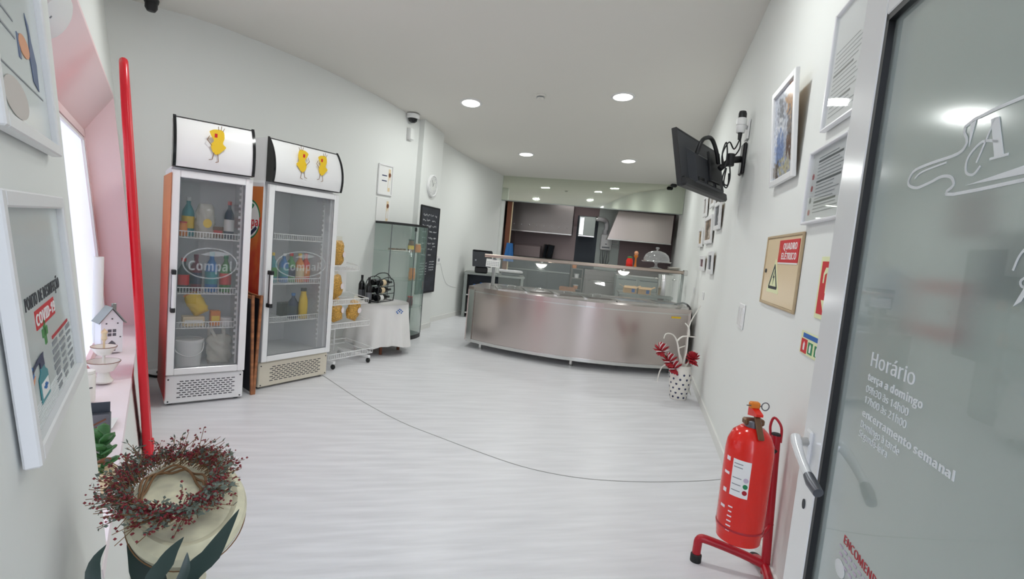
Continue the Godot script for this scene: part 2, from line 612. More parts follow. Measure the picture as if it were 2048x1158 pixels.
func build_lamps():
	var ring = lathe([[0.118, -0.002], [0.118, -0.012], [0.140, -0.010], [0.146, -0.002], [0.146, 0.0]], 40)
	var disc = lathe([[0, -0.006], [0.118, -0.006], [0.118, 0.0]], 40)
	var spots = [
		[-0.758, -6.863, "round ceiling lamp in the row before the counter, nearer the fridge wall"],
		[1.125, -6.407, "large round ceiling lamp in front of the television, nearer the door side"],
		[0.029, -9.205, "round ceiling lamp over the rear of the shop nearer the pillar"],
		[1.863, -9.339, "round ceiling lamp over the rear of the shop near the television"],
		[-1.5, -3.6, "round ceiling lamp above the entrance floor on the window side, out of view"],
		[0.45, -2.9, "round ceiling lamp above the entrance floor on the door side, out of view"]]
	for s in spots:
		var y = ceiling_y(s[0], s[1])
		var t = thing("ceiling_lamp", s[2], "ceiling lamp", Transform3D(ceiling_tilt(s[0], s[1]), Vector3(s[0], y, s[1])), "round ceiling lamps")
		part(t, "lamp_ring", ring, "white")
		part(t, "lamp_diffuser", disc, "lamp")
		var l := AreaLight3D.new()
		l.name = "lamp_light"
		l.area_size = Vector2(0.2, 0.2)
		l.area_normalize_energy = true
		l.light_color = Color(0.975, 0.99, 0.98)
		l.light_energy = 1.8
		l.shadow_enabled = true
		l.area_range = 30.0
		t.add_child(l)
		l.position = Vector3(0, -0.016, 0)
		l.rotation_degrees = Vector3(-90, 0, 0)
	# lamp added on the kitchen ceiling, unseen, to light the kitchen
	var k = thing("added_kitchen_lamp", "unseen flat lamp added on the kitchen ceiling behind the opening", "ceiling lamp", at(KW, 1.7, 2.8, -0.75))
	part(k, "lamp_body", box(1.2, 0.04, 0.2, 0.004), "white", Vector3(0, -0.02, 0))
	part(k, "lamp_diffuser", box(1.14, 0.012, 0.15, 0.003), "lamp", Vector3(0, -0.045, 0))
	var l := AreaLight3D.new()
	l.name = "lamp_light"
	l.area_size = Vector2(1.1, 0.14)
	l.area_normalize_energy = true
	l.light_energy = 1.2
	l.shadow_enabled = true
	l.area_range = 30.0
	k.add_child(l)
	l.position = Vector3(0, -0.06, 0)
	l.rotation_degrees = Vector3(-90, 0, 0)
	# smoke detector, cameras at the ceiling
	var sd = thing("smoke_detector", "small white smoke detector on the ceiling between two lamps", "smoke detector", Transform3D(ceiling_tilt(0.13, -6.51), Vector3(0.13, ceiling_y(0.13, -6.51), -6.51)))
	part(sd, "detector_base", lathe([[0, -0.02], [0.062, -0.02], [0.068, -0.012], [0.068, 0.0]], 24), "ceiling")
	part(sd, "sensor_cap", lathe([[0, -0.055], [0.03, -0.052], [0.042, -0.04], [0.045, -0.02]], 24), "ceiling")
	part(sd, "gap_ring", lathe([[0.046, -0.034], [0.0475, -0.034], [0.0475, -0.022], [0.046, -0.022]], 24), "greyink")
	var cc = thing("corner_camera", "dark small security camera at the ceiling above the fridge corner", "security camera", Transform3D(Basis.IDENTITY, Vector3(-3.16, ceiling_y(-3.16, -4.36), -4.36)))
	part(cc, "mount", lathe([[0, -0.03], [0.05, -0.03], [0.055, -0.01], [0.055, 0]], 20), "black")
	part(cc, "camera_body", lathe([[0, -0.10], [0.03, -0.095], [0.045, -0.07], [0.045, -0.03], [0, -0.03]], 20), "black")
	var dc = thing("dome_camera", "white dome security camera with dark eye at the pillar top", "security camera", Transform3D(Basis.IDENTITY, Vector3(-1.60, ceiling_y(-1.6, -7.3), -7.33)))
	part(dc, "mount", lathe([[0, -0.06], [0.085, -0.06], [0.09, -0.05], [0.09, 0]], 24), "white")
	part(dc, "dark_dome", lathe([[0, -0.12], [0.03, -0.115], [0.055, -0.095], [0.065, -0.06]], 24), "blackgloss")
	var jb = thing("junction_box", "small white junction box under the dome camera", "junction box", at(LW, 3.40, 2.86, 0.0))
	part(jb, "box_body", box(0.09, 0.16, 0.06, 0.006), "white", Vector3(0, 0, 0.03))
	part(jb, "box_lid", box(0.08, 0.15, 0.008, 0.003), "wall", Vector3(0, 0, 0.063))
	var mc = thing("mirror_camera", "small black camera at the ceiling corner beside the mirror strip", "security camera", Transform3D(Basis.IDENTITY, Vector3(3.18, ceiling_y(3.18, -10.95), -10.95)))
	part(mc, "mount", lathe([[0, -0.03], [0.035, -0.03], [0.04, 0]], 16), "white")
	part(mc, "camera_body", box(0.13, 0.07, 0.09, 0.02), "black", Vector3(0, -0.065, 0.02))

# ------------------------------------------------------------------ kitchen beyond the opening
func kb(t, called, size, m, x, y, z, b = 0.004):   # a box given by its low corner in the thing's frame
	return part(t, called, box(size.x, size.y, size.z, b), m, Vector3(x + size.x / 2, y + size.y / 2, z + size.z / 2))

func hood(called, label, x0, x1, y0, y1, zf, zb, slant, m):
	var t = thing(called, label, "extractor hood", at(KW, x0, y0, zf))
	var w = x1 - x0; var h = y1 - y0; var d = zf - zb
	var th = 0.02
	# an open-bottomed canopy: front, two sides, top
	part(t, "front_panel", prism(PackedVector2Array([Vector2(0, 0), Vector2(w, 0), Vector2(w, h), Vector2(slant, h)]), th), m, Vector3(0, 0, -th))
	var side = prism(PackedVector2Array([Vector2(0, 0), Vector2(d, 0), Vector2(d, h), Vector2(0, h)]), th)
	part(t, "side_panel", side, m, Vector3(w, 0, -th), Basis(Vector3(0, 0, -1), Vector3.UP, Vector3(1, 0, 0)) * Basis.from_scale(Vector3(1, 1, -1)))
	if slant == 0: part(t, "side_panel", side, m, Vector3(0, 0, -th), Basis(Vector3(0, 0, -1), Vector3.UP, Vector3(1, 0, 0)))
	else: part(t, "side_panel", hexa_mesh([Vector3(0, 0, -th), Vector3(th, 0, -th), Vector3(th, 0, -d), Vector3(0, 0, -d), Vector3(slant, h, -th), Vector3(slant + th, h, -th), Vector3(slant + th, h, -d), Vector3(slant, h, -d)]), m)
	part(t, "top_panel", box(w - slant, 0.02, d, 0), m, Vector3(slant + (w - slant) / 2, h, -d / 2))
	part(t, "drip_edge", boxes([[Vector3(w, 0.03, 0.03), Vector3(w / 2, 0.0, 0.005)], [Vector3(0.03, 0.03, d), Vector3(w - 0.01, 0, -d / 2)]], 0.003), "steelbright")
	part(t, "filter_panel", box(w - 0.06, 0.02, d - 0.05, 0), "slate", Vector3(w / 2, 0.1, -d / 2))
	return t

func build_kitchen():
	# cladding panels on the back wall
	var c = structure("wall_cladding", box(1.68, 2.1, 0.02, 0.002), "mauve", at(KW, 0.86, 1.05, -2.63), "mauve steel cladding panel")
	c = structure("wall_cladding", box(0.56, 2.4, 0.02, 0.002), "slate", at(KW, 1.98, 1.2, -2.63), "dark slate-coloured cladding panel")
	c = structure("wall_cladding", box(0.62, 2.7, 0.02, 0.002), "greysteel", at(KW, 2.57, 1.35, -2.63), "grey steel cladding panel")
	var t = hood("large_extractor_hood", "wide dark steel extractor hood nearest the wooden door post", 0.02, 1.60, 1.82, 2.56, -1.4, -2.6, 0.0, "steeldark")
	for i in 8:
		part(t, "glint_knob", lathe([[0, 0], [0.012, 0.004], [0.016, 0.012], [0.01, 0.022], [0, 0.025]], 10), "chrome", Vector3(0.12 + i * 0.19, 0.16, 0.0), Basis(Vector3.RIGHT, PI / 2))  # chrome knobs added to give the row of lamp glints
	t = hood("small_extractor_hood", "narrow bright steel hood with added highlight plate beside the boiler duct", 1.76, 2.16, 1.83, 2.31, -1.6, -2.6, 0.0, "greysteel")
	part(t, "highlight_plate", box(0.11, 0.44, 0.008, 0.003), "highlightsteel", Vector3(0.065, 0.245, 0.004), Basis(Vector3.UP, 0.0))  # shiny plate added where the lamp highlight lies on the hood
	hood("sloping_extractor_hood", "broad pale steel hood with slanted end above the maroon wall", 2.48, 3.98, 1.80, 2.48, -1.2, -2.2, 0.2, "steel")
	# boiler
	t = thing("water_boiler", "small white wall boiler between the hoods with pipes below", "boiler", at(KW, 2.51, 1.53, -2.38))
	part(t, "casing", box(0.30, 0.42, 0.22, 0.02), "whitegloss", Vector3(0, 0.21, -0.1))
	part(t, "flue_collar", cyl(0.06, 0.12, 18), "whitemetal", Vector3(-0.05, 0.42, -0.1))
	part(t, "display_slot", box(0.05, 0.02, 0.006, 0.002), "ink", Vector3(0.0, 0.16, 0.012))
	part(t, "control_strip", box(0.2, 0.04, 0.006, 0.002), "greyink", Vector3(0.0, 0.07, 0.012))
	for i in 5:
		var x = -0.11 + i * 0.055
		part(t, "pipe", tube([Vector3(x, 0.02, -0.1), Vector3(x, -0.12, -0.09), Vector3(x + 0.02 * sin(i * 2.0), -0.26, -0.12), Vector3(x * 0.6, -0.42, -0.14)], 0.011, 6), "gunmetal" if i % 2 else "greysteel")
	t = thing("flue_duct", "bent metal flue duct from the narrow hood to the boiler", "duct", at(KW, 2.185, 2.26, -2.2))
	part(t, "duct_pipe", tube(smooth([Vector3(0, 0.06, 0), Vector3(0.14, 0.06, -0.05), Vector3(0.26, 0.03, -0.2), Vector3(0.30, -0.08, -0.27), Vector3(0.30, -0.2, -0.28)], 5), 0.06, 14), "whitemetal")
	part(t, "duct_collar", tube([Vector3(0.0, 0.06, 0), Vector3(0.03, 0.06, 0)], 0.07, 14), "steelbright")
	for i in 2:
		t = thing("wall_note", ["upper white paper note on the cladding beside the boiler", "lower white paper note on the cladding beside the boiler"][i], "paper note", at(KW, 2.77, 1.76 - i * 0.12, -2.615), "notes beside the boiler")
		part(t, "sheet", box(0.16, 0.09, 0.002, 0), "paper")
		for k in 3: part(t, "printed_line", box(0.12, 0.006, 0.001, 0), "greyink", Vector3(0, 0.025 - k * 0.022, 0.0016))
	# post, apron
	t = thing("door_post", "brown wooden door post at the left edge of the kitchen opening", "door post", at(KW, 0.17, 0, -0.22))
	part(t, "post", box(0.11, 2.42, 0.05, 0.004), "darkwood", Vector3(0, 1.21, 0))
	part(t, "pale_edge", box(0.02, 2.42, 0.055, 0.003), "cream", Vector3(0.065, 1.21, 0))
	t = thing("hanging_apron", "blue apron hanging below the wooden post by the kitchen", "apron", at(KW, 0.26, 1.48, -0.12))
	var st = begin(false)
	var g = []
	for i in 9:
		var row = []
		for j in 7:
			var u = i / 8.0; var v = j / 6.0
			row.append(Vector3((u - 0.5) * (0.14 + 0.10 * v), -0.42 * v, 0.02 * sin(u * 14.0 + v) * v))
		g.append(row)
	for i in 8:
		for j in 6: quadv(st, g[i][j + 1], g[i + 1][j + 1], g[i + 1][j], g[i][j])
	part(t, "cloth", done(st), "blue")
	part(t, "hook", tube([Vector3(0, 0.04, -0.05), Vector3(0, 0.03, 0.01), Vector3(0, 0.0, 0.015), Vector3(0, -0.01, 0.0)], 0.006, 6), "chrome")
	# back-wall units
	t = thing("cooking_unit", "dark steel cooking unit below the wide hood", "cooking unit", at(KW, 0.03, 0, -1.5))
	kb(t, "body", Vector3(1.62, 1.10, 1.05), "slate", 0, 0.04, -1.08)
	kb(t, "worktop", Vector3(1.66, 0.04, 1.1), "greysteel", -0.02, 1.13, -1.10)
	for i in 3: kb(t, "door_panel", Vector3(0.5, 0.62, 0.02), "slate", 0.03 + i * 0.53, 0.2, -0.03)
	kb(t, "front_rail", Vector3(1.62, 0.03, 0.04), "greysteel", 0, 0.84, -0.03)
	t = thing("steel_bin", "mauve-grey steel storage box on the back worktop", "storage box", at(KW, 0.47, 1.17, -2.1))
	part(t, "body", box(0.70, 0.30, 0.34, 0.01), "mauve", Vector3(0, 0.15, 0))
	part(t, "lid_rim", box(0.73, 0.03, 0.37, 0.006), "maroon", Vector3(0, 0.305, 0))
	for i in 2:
		t = thing("leaning_tray", ["dark baking tray leaning beside the steel box, nearer the box", "dark baking tray leaning beside the steel box, farther from the box"][i], "tray", at(KW, 0.96 + i * 0.10, 1.185, -2.05 - i * 0.03), "leaning baking trays")
		var tilt = Basis(Vector3(0, 0, 1), -0.12) * Basis(Vector3.UP, 0.9)
		part(t, "tray_base", box(0.22, 0.34, 0.008, 0.002), "slate", Vector3(0, 0.175, 0), tilt)
		part(t, "tray_rim", ribbon([Vector2(-0.11, -0.17), Vector2(0.11, -0.17), Vector2(0.11, 0.17), Vector2(-0.11, 0.17)], 0.012, 0.03, true), "steeldark", Vector3(0, 0.175, 0), tilt)
	t = thing("oven_unit", "grey stainless oven unit in the middle of the kitchen", "oven", at(KW, 2.02, 0, -1.8))
	kb(t, "body", Vector3(0.86, 0.98, 0.78), "steeldark", 0, 0.02, -0.80)
	kb(t, "oven_door", Vector3(0.78, 0.56, 0.03), "steeldark", 0.04, 0.2, -0.02)
	kb(t, "control_band", Vector3(0.86, 0.10, 0.03), "steeldark", 0, 0.86, -0.02)
	part(t, "door_handle", tube([Vector3(0.12, 0.72, 0.02), Vector3(0.14, 0.72, 0.05), Vector3(0.72, 0.72, 0.05), Vector3(0.74, 0.72, 0.02)], 0.01, 8), "steelbright")
	t = thing("trolley_shelf", "narrow dark trolley shelf of kitchen boxes beside the oven", "trolley", at(KW, 1.70, 0, -1.5))
	for s in [[0, 0], [0.26, 0], [0, -0.3], [0.26, -0.3]]: kb(t, "post", Vector3(0.02, 1.0, 0.02), "steeldark", s[0], 0, s[1] - 0.02)
	for y in [0.46, 0.74, 0.98]: kb(t, "shelf", Vector3(0.28, 0.02, 0.32), "steeldark", 0, y, -0.32)
	for e in [["white_tub", "white plastic tub on the middle trolley shelf", "tub", 0.76, "whitegloss"], ["pink_tub", "pinkish plastic tub on the low trolley shelf", "tub", 0.48, "skin"], ["orange_tin", "small orange tin on top of the trolley shelf", "tin", 1.0, "orange"]]:
		t = thing(e[0], e[1], e[2], at(KW, 1.80 + (0.03 if e[3] < 1 else -0.05), e[3], -1.62))
		part(t, "body", lathe([[0, 0], [0.055, 0], [0.065, 0.09], [0.062, 0.09], [0.052, 0.006], [0, 0.006]], 16), e[4])
		part(t, "lid", lathe([[0, 0.105], [0.06, 0.104], [0.068, 0.098], [0.068, 0.086], [0.062, 0.086]], 16), "white")
	t = thing("wooden_crate", "low brown wooden crate on the kitchen floor", "crate", at(KW, 1.44, 0, -1.1))
	for i in 5:
		kb(t, "slat", Vector3(0.40, 0.09, 0.015), "wood", 0, 0.02 + i * 0.105, 0)
		kb(t, "slat", Vector3(0.40, 0.09, 0.015), "wood", 0, 0.02 + i * 0.105, -0.3)
	for x in [0.0, 0.385]: kb(t, "end_panel", Vector3(0.015, 0.51, 0.29), "wood", x, 0.02, -0.29)
	kb(t, "base", Vector3(0.38, 0.015, 0.29), "wood", 0.01, 0.02, -0.29)
	t = thing("chilled_counter", "long steel counter with drawers at the right of the kitchen", "steel counter", at(KW, 2.75, 0, -0.55))
	kb(t, "body", Vector3(0.98, 0.92, 0.62), "greysteel", 0, 0.05, -0.64)
	kb(t, "worktop", Vector3(1.02, 0.035, 0.70), "steelbright", -0.02, 0.97, -0.68)
	for i in 2:
		for k in 3:
			var d = kb(t, "drawer", Vector3(0.46, 0.25, 0.02), "greysteel", 0.02 + i * 0.48, 0.12 + k * 0.275, -0.02)
			part(d, "handle", box(0.4, 0.02, 0.02, 0.003), "slate", Vector3(0, 0.10, 0.012))
	t = thing("prep_table", "steel prep table behind the counter along the white wall", "table", Transform3D(KW.basis, Vector3(1.76, 0, -8.45)))
	kb(t, "table_top", Vector3(0.86, 0.04, 0.6), "greysteel", 0, 0.80, -0.5)
	kb(t, "lower_shelf", Vector3(0.82, 0.03, 0.52), "greysteel", 0.02, 0.25, -0.46)
	for s in [[0.02, 0.05], [0.80, 0.05], [0.02, -0.46], [0.80, -0.46]]: kb(t, "leg", Vector3(0.04, 0.8, 0.04), "greysteel", s[0], 0, s[1])
	for i in 2:
		t = thing("open_carton", ["opened cardboard carton with raised flaps, nearer the kitchen middle", "opened cardboard carton with raised flaps, beside the steel pot"][i], "carton", Transform3D(KW.basis, Vector3(1.93 + i * 0.23, 0.841, -8.42 + i * 0.03)), "opened cartons on the prep table")
		part(t, "carton_walls", boxes([[Vector3(0.2, 0.09, 0.006), Vector3(0, 0.045, 0.08)], [Vector3(0.2, 0.09, 0.006), Vector3(0, 0.045, -0.08)], [Vector3(0.006, 0.09, 0.16), Vector3(0.098, 0.045, 0)], [Vector3(0.006, 0.09, 0.16), Vector3(-0.098, 0.045, 0)], [Vector3(0.2, 0.006, 0.16), Vector3(0, 0.003, 0)]]), "card")
		part(t, "flap", box(0.2, 0.005, 0.07, 0), "card", Vector3(0, 0.10, 0.11), Basis(Vector3.RIGHT, 0.5))
		part(t, "flap", box(0.09, 0.005, 0.15, 0), "card", Vector3(0.13, 0.105, 0), Basis(Vector3(0, 0, 1), 0.5))
		part(t, "flap", box(0.09, 0.005, 0.15, 0), "card", Vector3(-0.13, 0.105, 0), Basis(Vector3(0, 0, 1), -0.5))
		part(t, "blue_print", box(0.05, 0.06, 0.002, 0), "signblue", Vector3(0.05, 0.045, 0.0845))
	t = thing("stock_pot", "tall steel stock pot on the prep table by the white wall", "pot", Transform3D(KW.basis, Vector3(2.50, 0.841, -8.44)))
	part(t, "pot_body", lathe([[0, 0], [0.115, 0], [0.12, 0.006], [0.12, 0.34], [0.126, 0.345], [0.126, 0.35], [0.114, 0.35], [0.114, 0.01], [0, 0.01]], 32), "steelbright")
	for s in [-1, 1]: part(t, "pot_handle", tube(smooth([Vector3(s * 0.12, 0.27, -0.05), Vector3(s * 0.165, 0.275, -0.03), Vector3(s * 0.165, 0.275, 0.03), Vector3(s * 0.12, 0.27, 0.05)], 3), 0.008, 6), "steelbright")
	# side table with printer at the left of the kitchen
	t = thing("side_table", "grey steel side table carrying a black machine near the pillar wall", "table", Transform3D(Basis(Vector3.UP, 0.03), Vector3(-0.92, 0, -9.62)))
	kb(t, "table_top", Vector3(1.14, 0.04, 0.6), "greysteel", 0, 0.82, -0.58)
	kb(t, "side_panel", Vector3(0.06, 0.82, 0.56), "greysteel", 0.0, 0, -0.57)
	kb(t, "side_panel", Vector3(0.05, 0.82, 0.56), "greysteel", 1.07, 0, -0.57)
	for y in [0.08, 0.42]: kb(t, "shelf", Vector3(1.02, 0.025, 0.54), "steelbright", 0.06, y, -0.56)
	kb(t, "back_panel", Vector3(1.02, 0.80, 0.012), "slate", 0.06, 0.01, -0.58)
	var goods = [["black_canister", "black canister on the side table shelf", 0.11, 0.16, "black"], ["white_bottle", "small white bottle with blue cap on the side table shelf", 0.24, 0.2, "white"], ["red_box", "small red carton on the side table shelf", 0.50, 0.14, "signred"], ["dark_box", "dark carton on the side table shelf", 0.68, 0.2, "darkblue"]]
	for e in goods:
		t = thing(e[0], e[1], "container", Transform3D(Basis.IDENTITY, Vector3(-0.92 + e[2] + 0.08, 0.446, -9.80)), "goods on the side table shelf")
		if e[0].ends_with("box"):
			part(t, "carton", box(0.12, e[3], 0.1, 0.003), e[4], Vector3(0, e[3] / 2, 0))
			part(t, "lid_flap", box(0.122, 0.02, 0.102, 0.003), "greyink", Vector3(0, e[3] + 0.005, 0))
		else:
			part(t, "body", lathe([[0, 0], [0.045, 0], [0.05, 0.01], [0.05, e[3] * 0.7], [0.02, e[3] * 0.85], [0.02, e[3]], [0, e[3]]], 16), e[4])
			part(t, "cap", cyl(0.024, 0.03, 14, 0.003), "signblue", Vector3(0, e[3] - 0.005, 0))
	t = thing("payment_machine", "black counter machine with tilted screen hood on the steel side table", "machine", Transform3D(Basis(Vector3.UP, 0.1), Vector3(-0.62, 0.861, -9.72)))
	part(t, "housing", hexa_mesh([Vector3(-0.17, 0.12, 0.14), Vector3(0.17, 0.12, 0.14), Vector3(0.17, 0.12, -0.12), Vector3(-0.17, 0.12, -0.12), Vector3(-0.19, 0.40, 0.08), Vector3(0.19, 0.40, 0.08), Vector3(0.19, 0.42, -0.10), Vector3(-0.19, 0.42, -0.10)]), "tvback")
	part(t, "foot_block", box(0.24, 0.12, 0.22, 0.02), "black", Vector3(0, 0.06, 0))
	part(t, "top_cap", box(0.36, 0.02, 0.17, 0.008), "black", Vector3(0, 0.42, -0.01))
	part(t, "label_plate", box(0.03, 0.03, 0.004, 0.001), "greyink", Vector3(-0.12, 0.24, 0.12))
	t = thing("steel_scale", "flat steel weighing scale on the side table", "scale", Transform3D(Basis(Vector3.UP, 0.05), Vector3(-0.06, 0.861, -9.75)))
	part(t, "scale_base", box(0.34, 0.05, 0.28, 0.008), "slate", Vector3(0, 0.03, 0))
	part(t, "weighing_plate", box(0.44, 0.02, 0.32, 0.006), "steelbright", Vector3(0, 0.075, 0))
	part(t, "plate_rim", ribbon([Vector2(-0.22, -0.16), Vector2(0.22, -0.16), Vector2(0.22, 0.16), Vector2(-0.22, 0.16)], 0.01, 0.03, true), "steelbright", Vector3(0, 0.07, 0), Basis(Vector3.RIGHT, -PI / 2))

# ------------------------------------------------------------------ serving counter
func build_counter():
	var t = thing("serving_counter", "curved stainless steel serving counter with glass guard and heated pans", "counter")
	var front = []
	for q in [[-0.56, -6.93], [-0.2, -6.67], [0.3, -6.43], [0.82, -6.28], [1.35, -6.24], [1.85, -6.29], [2.24, -6.40]]: front.append(Vector2(q[0], q[1]))
	front = smooth(front, 5)
	var back_l = Vector2(-0.42, -7.72); var back_r = Vector2(2.44, -7.36)
	var n = front.size()
	var st = begin(false)
	var y0 = 0.10; var y1 = 0.80
	for i in n - 1:
		var a = front[i]; var b = front[i + 1]
		quadv(st, Vector3(a.x, y0, a.y), Vector3(b.x, y0, b.y), Vector3(b.x, y1, b.y), Vector3(a.x, y1, a.y))
	st.set_smooth_group(3)
	for i in n - 1:
		var a = front[i] + Vector2(0, -0.03); var b = front[i + 1] + Vector2(0, -0.03)
		quadv(st, Vector3(b.x, y0, b.y), Vector3(a.x, y0, a.y), Vector3(a.x, y1, a.y), Vector3(b.x, y1, b.y))
	part(t, "front_panel", done(st), "steel")
	# worktop slab and bottom band follow the curve
	for e in [["worktop", 0.80, 0.842, 0.025, "steel"], ["bottom_band", 0.085, 0.125, 0.012, "steelbright"], ["upper_band", 0.77, 0.785, 0.006, "steelbright"]]:
		var pts := PackedVector2Array()
		for p in front: pts.append(p + Vector2(0, e[3]))
		pts.append(back_r); pts.append(back_l)
		pts[0] += Vector2(-e[3], 0); pts[n - 1] += Vector2(e[3], 0)
		st = begin()
		var flip := PackedVector2Array()
		for p in pts: flip.append(Vector2(p.x, -p.y))
		add_prism(st, flip, e[2] - e[1], e[1])
		part(t, e[0], done(st), e[4], Vector3.ZERO, Basis(Vector3.RIGHT, -PI / 2))
	part(t, "end_panel", wall_mesh(back_l, front[0], y0, y1, -0.03), "steel")
	part(t, "end_panel", wall_mesh(front[n - 1], back_r, y0, y1, -0.03), "steel")
	part(t, "corner_post", hexa_mesh([Vector3(-0.575, y0, -6.93), Vector3(-0.50, y0, -6.87), Vector3(-0.50, y0, -6.92), Vector3(-0.56, y0, -6.97), Vector3(-0.575, y1, -6.93), Vector3(-0.50, y1, -6.87), Vector3(-0.50, y1, -6.92), Vector3(-0.56, y1, -6.97)]), "steelbright")
	for f in [[-0.36, -6.88], [0.82, -6.36], [2.1, -6.45], [-0.36, -7.6], [2.3, -7.35]]:
		part(t, "foot", lathe([[0, 0], [0.032, 0], [0.032, 0.012], [0.022, 0.018], [0.022, 0.10], [0, 0.10]], 16), "steelbright", Vector3(f[0], 0, f[1]))
	# pans sunk in the worktop, each with raised rim; four have lids
	var pans = [[-0.02, -6.95, 0.36], [0.36, -6.88, 0.36], [0.74, -6.82, 0.36], [1.12, -6.80, 0.36], [1.60, -6.82, 0.52], [2.10, -6.90, 0.42]]
	for i in pans.size():
		var p = pans[i]
		var b = Basis(Vector3.UP, 0.12)
		var rim = part(t, "pan_rim", ribbon([Vector2(-p[2] / 2, -0.27), Vector2(p[2] / 2, -0.27), Vector2(p[2] / 2, 0.27), Vector2(-p[2] / 2, 0.27)], 0.028, 0.016, true), "steelbright", Vector3(p[0], 0.840, p[1]), b * Basis(Vector3.RIGHT, -PI / 2))
		part(rim, "pan_floor", box(p[2] - 0.02, 0.52, 0.004, 0), "steeldark" if i < 4 else "slate", Vector3(0, 0, 0.004))
		if i < 4:
			var lid = part(t, "pan_lid", hexa_mesh([Vector3(-p[2] / 2 + 0.01, 0, -0.26), Vector3(p[2] / 2 - 0.01, 0, -0.26), Vector3(p[2] / 2 - 0.01, 0, 0.26), Vector3(-p[2] / 2 + 0.01, 0, 0.26), Vector3(-p[2] / 2 + 0.04, 0.018, -0.23), Vector3(p[2] / 2 - 0.04, 0.018, -0.23), Vector3(p[2] / 2 - 0.04, 0.018, 0.23), Vector3(-p[2] / 2 + 0.04, 0.018, 0.23)]), "steeldark", Vector3(p[0], 0.852, p[1]), b)
			part(lid, "handle", tube(smooth([Vector3(-0.05, 0.016, 0.04), Vector3(-0.045, 0.045, 0.04), Vector3(0.045, 0.045, 0.04), Vector3(0.05, 0.016, 0.04)], 3), 0.006, 6), "chrome")
		else:
			part(rim, "basin_wall", ribbon([Vector2(-p[2] / 2 + 0.03, -0.24), Vector2(p[2] / 2 - 0.03, -0.24), Vector2(p[2] / 2 - 0.03, 0.24), Vector2(-p[2] / 2 + 0.03, 0.24)], 0.02, 0.022, true), "steel")
	# guard: posts, top shelf rail, glass front
	var rl = Vector3(-0.43, 1.262, -7.30); var rr = Vector3(2.30, 1.285, -6.90)
	var ax = (rr - rl).normalized()
	var az = ax.cross(Vector3.UP).normalized()
	var ay = az.cross(ax)
	var rb = Basis(ax, ay, az)
	var len = (rr - rl).length()
	part(t, "guard_rail", box(len, 0.045, 0.05, 0.008), "railsteel", (rl + rr) / 2 + az * 0.0, rb)
	part(t, "guard_shelf", box(len - 0.04, 0.012, 0.24, 0.003), "greysteel", (rl + rr) / 2 + az * -0.15 + ay * 0.012, rb)
	part(t, "guard_end_cap", box(0.05, 0.07, 0.10, 0.006), "steelbright", rr, rb)
	for p in [rl + ax * 0.15, rr - ax * 0.03]:
		part(t, "guard_post", box(0.05, p.y - 0.84, 0.04, 0.006), "greysteel", Vector3(p.x, (p.y + 0.84) / 2, p.z - 0.02), Basis(Vector3.UP, -0.145))
	# the guard glass stands between the posts, leaning towards the guests
	var b0 = Vector3(-0.18, 0.843, -6.72); var b1 = Vector3(2.25, 0.843, -6.50)
	part(t, "guard_glass", hexa_mesh([rl + ax * 0.2, rr - ax * 0.06, b1, b0, rl + ax * 0.2 + az * 0.008, rr - ax * 0.06 + az * 0.008, b1 + az * 0.008, b0 + az * 0.008]), "pane")
	for x in [0.377, 1.497]:
		var c = rl + ax * ((x - rl.x) / ax.x)
		c = Vector3(x, c.y - 0.02, c.z + 0.02)
		var lampshade = part(t, "heat_lamp", lathe([[0, 0.0], [0.02, 0.0], [0.02, -0.012], [0.09, -0.02], [0.095, -0.03], [0.088, -0.03], [0, -0.024]], 24), "steelbright", c)
		part(lampshade, "lamp_bulb", lathe([[0, -0.085], [0.03, -0.08], [0.06, -0.062], [0.08, -0.03], [0.0, -0.026]], 24), "lamp")
		var l := OmniLight3D.new()
		l.name = "lamp_light"
		l.light_energy = 0.12; l.light_size = 0.06; l.shadow_enabled = true; l.omni_range = 20.0
		t.add_child(l, true)
		l.position = c + Vector3(0, -0.10, 0)
	var q = part(t, "yellow_sticker", box(0.13, 0.022, 0.002, 0), "yellow", Vector3(2.07, 0.735, -6.342), Basis(Vector3.UP, 0.26))
	q.set_meta("label", "long yellow sticker")
	part(t, "power_cable", tube(smooth([Vector3(2.16, 0.86, -6.75), Vector3(2.24, 0.90, -6.6), Vector3(2.29, 0.80, -6.46), Vector3(2.30, 0.45, -6.45), Vector3(2.30, 0.02, -6.5)], 5), 0.012, 6), "black")
	# things on and around the guard
	var s = thing("price_card", "small white price card hanging from the end of the guard rail", "price card", Transform3D(Basis(Vector3.UP, -0.14) * Basis(Vector3.RIGHT, -0.15), Vector3(-0.30, 1.165, -7.26)))
	part(s, "card", box(0.205, 0.115, 0.003, 0.001), "paper")
	part(s, "clip", box(0.05, 0.02, 0.012, 0.002), "greyink", Vector3(0.02, 0.056, 0))
	for r in 3:
		for k in 7: part(s, "printed_mark", box(0.018, 0.008, 0.001, 0), "greyink", Vector3(-0.08 + k * 0.026, 0.012 - r * 0.022, 0.002))
	s = thing("cake_stand", "glass cake stand with clear dome on the guard shelf", "cake stand", Transform3D(rb, Vector3(1.945, 1.3015, -7.08)))
	part(s, "stand_foot", lathe([[0, 0], [0.085, 0], [0.085, 0.006], [0.03, 0.02], [0.016, 0.05], [0.018, 0.075], [0.05, 0.088], [0, 0.088]], 28), "clear")
	part(s, "stand_plate", lathe([[0, 0.088], [0.19, 0.088], [0.20, 0.096], [0.20, 0.102], [0, 0.10]], 36), "clear")
	part(s, "rim_line", tube(ring_points(0.198, 0.1, 36), 0.0035, 5, true), "chrome")
	var dome = part(s, "dome", lathe([[0.175, 0.104], [0.172, 0.14], [0.15, 0.19], [0.105, 0.225], [0.05, 0.243], [0.0, 0.248]], 36), "clear")
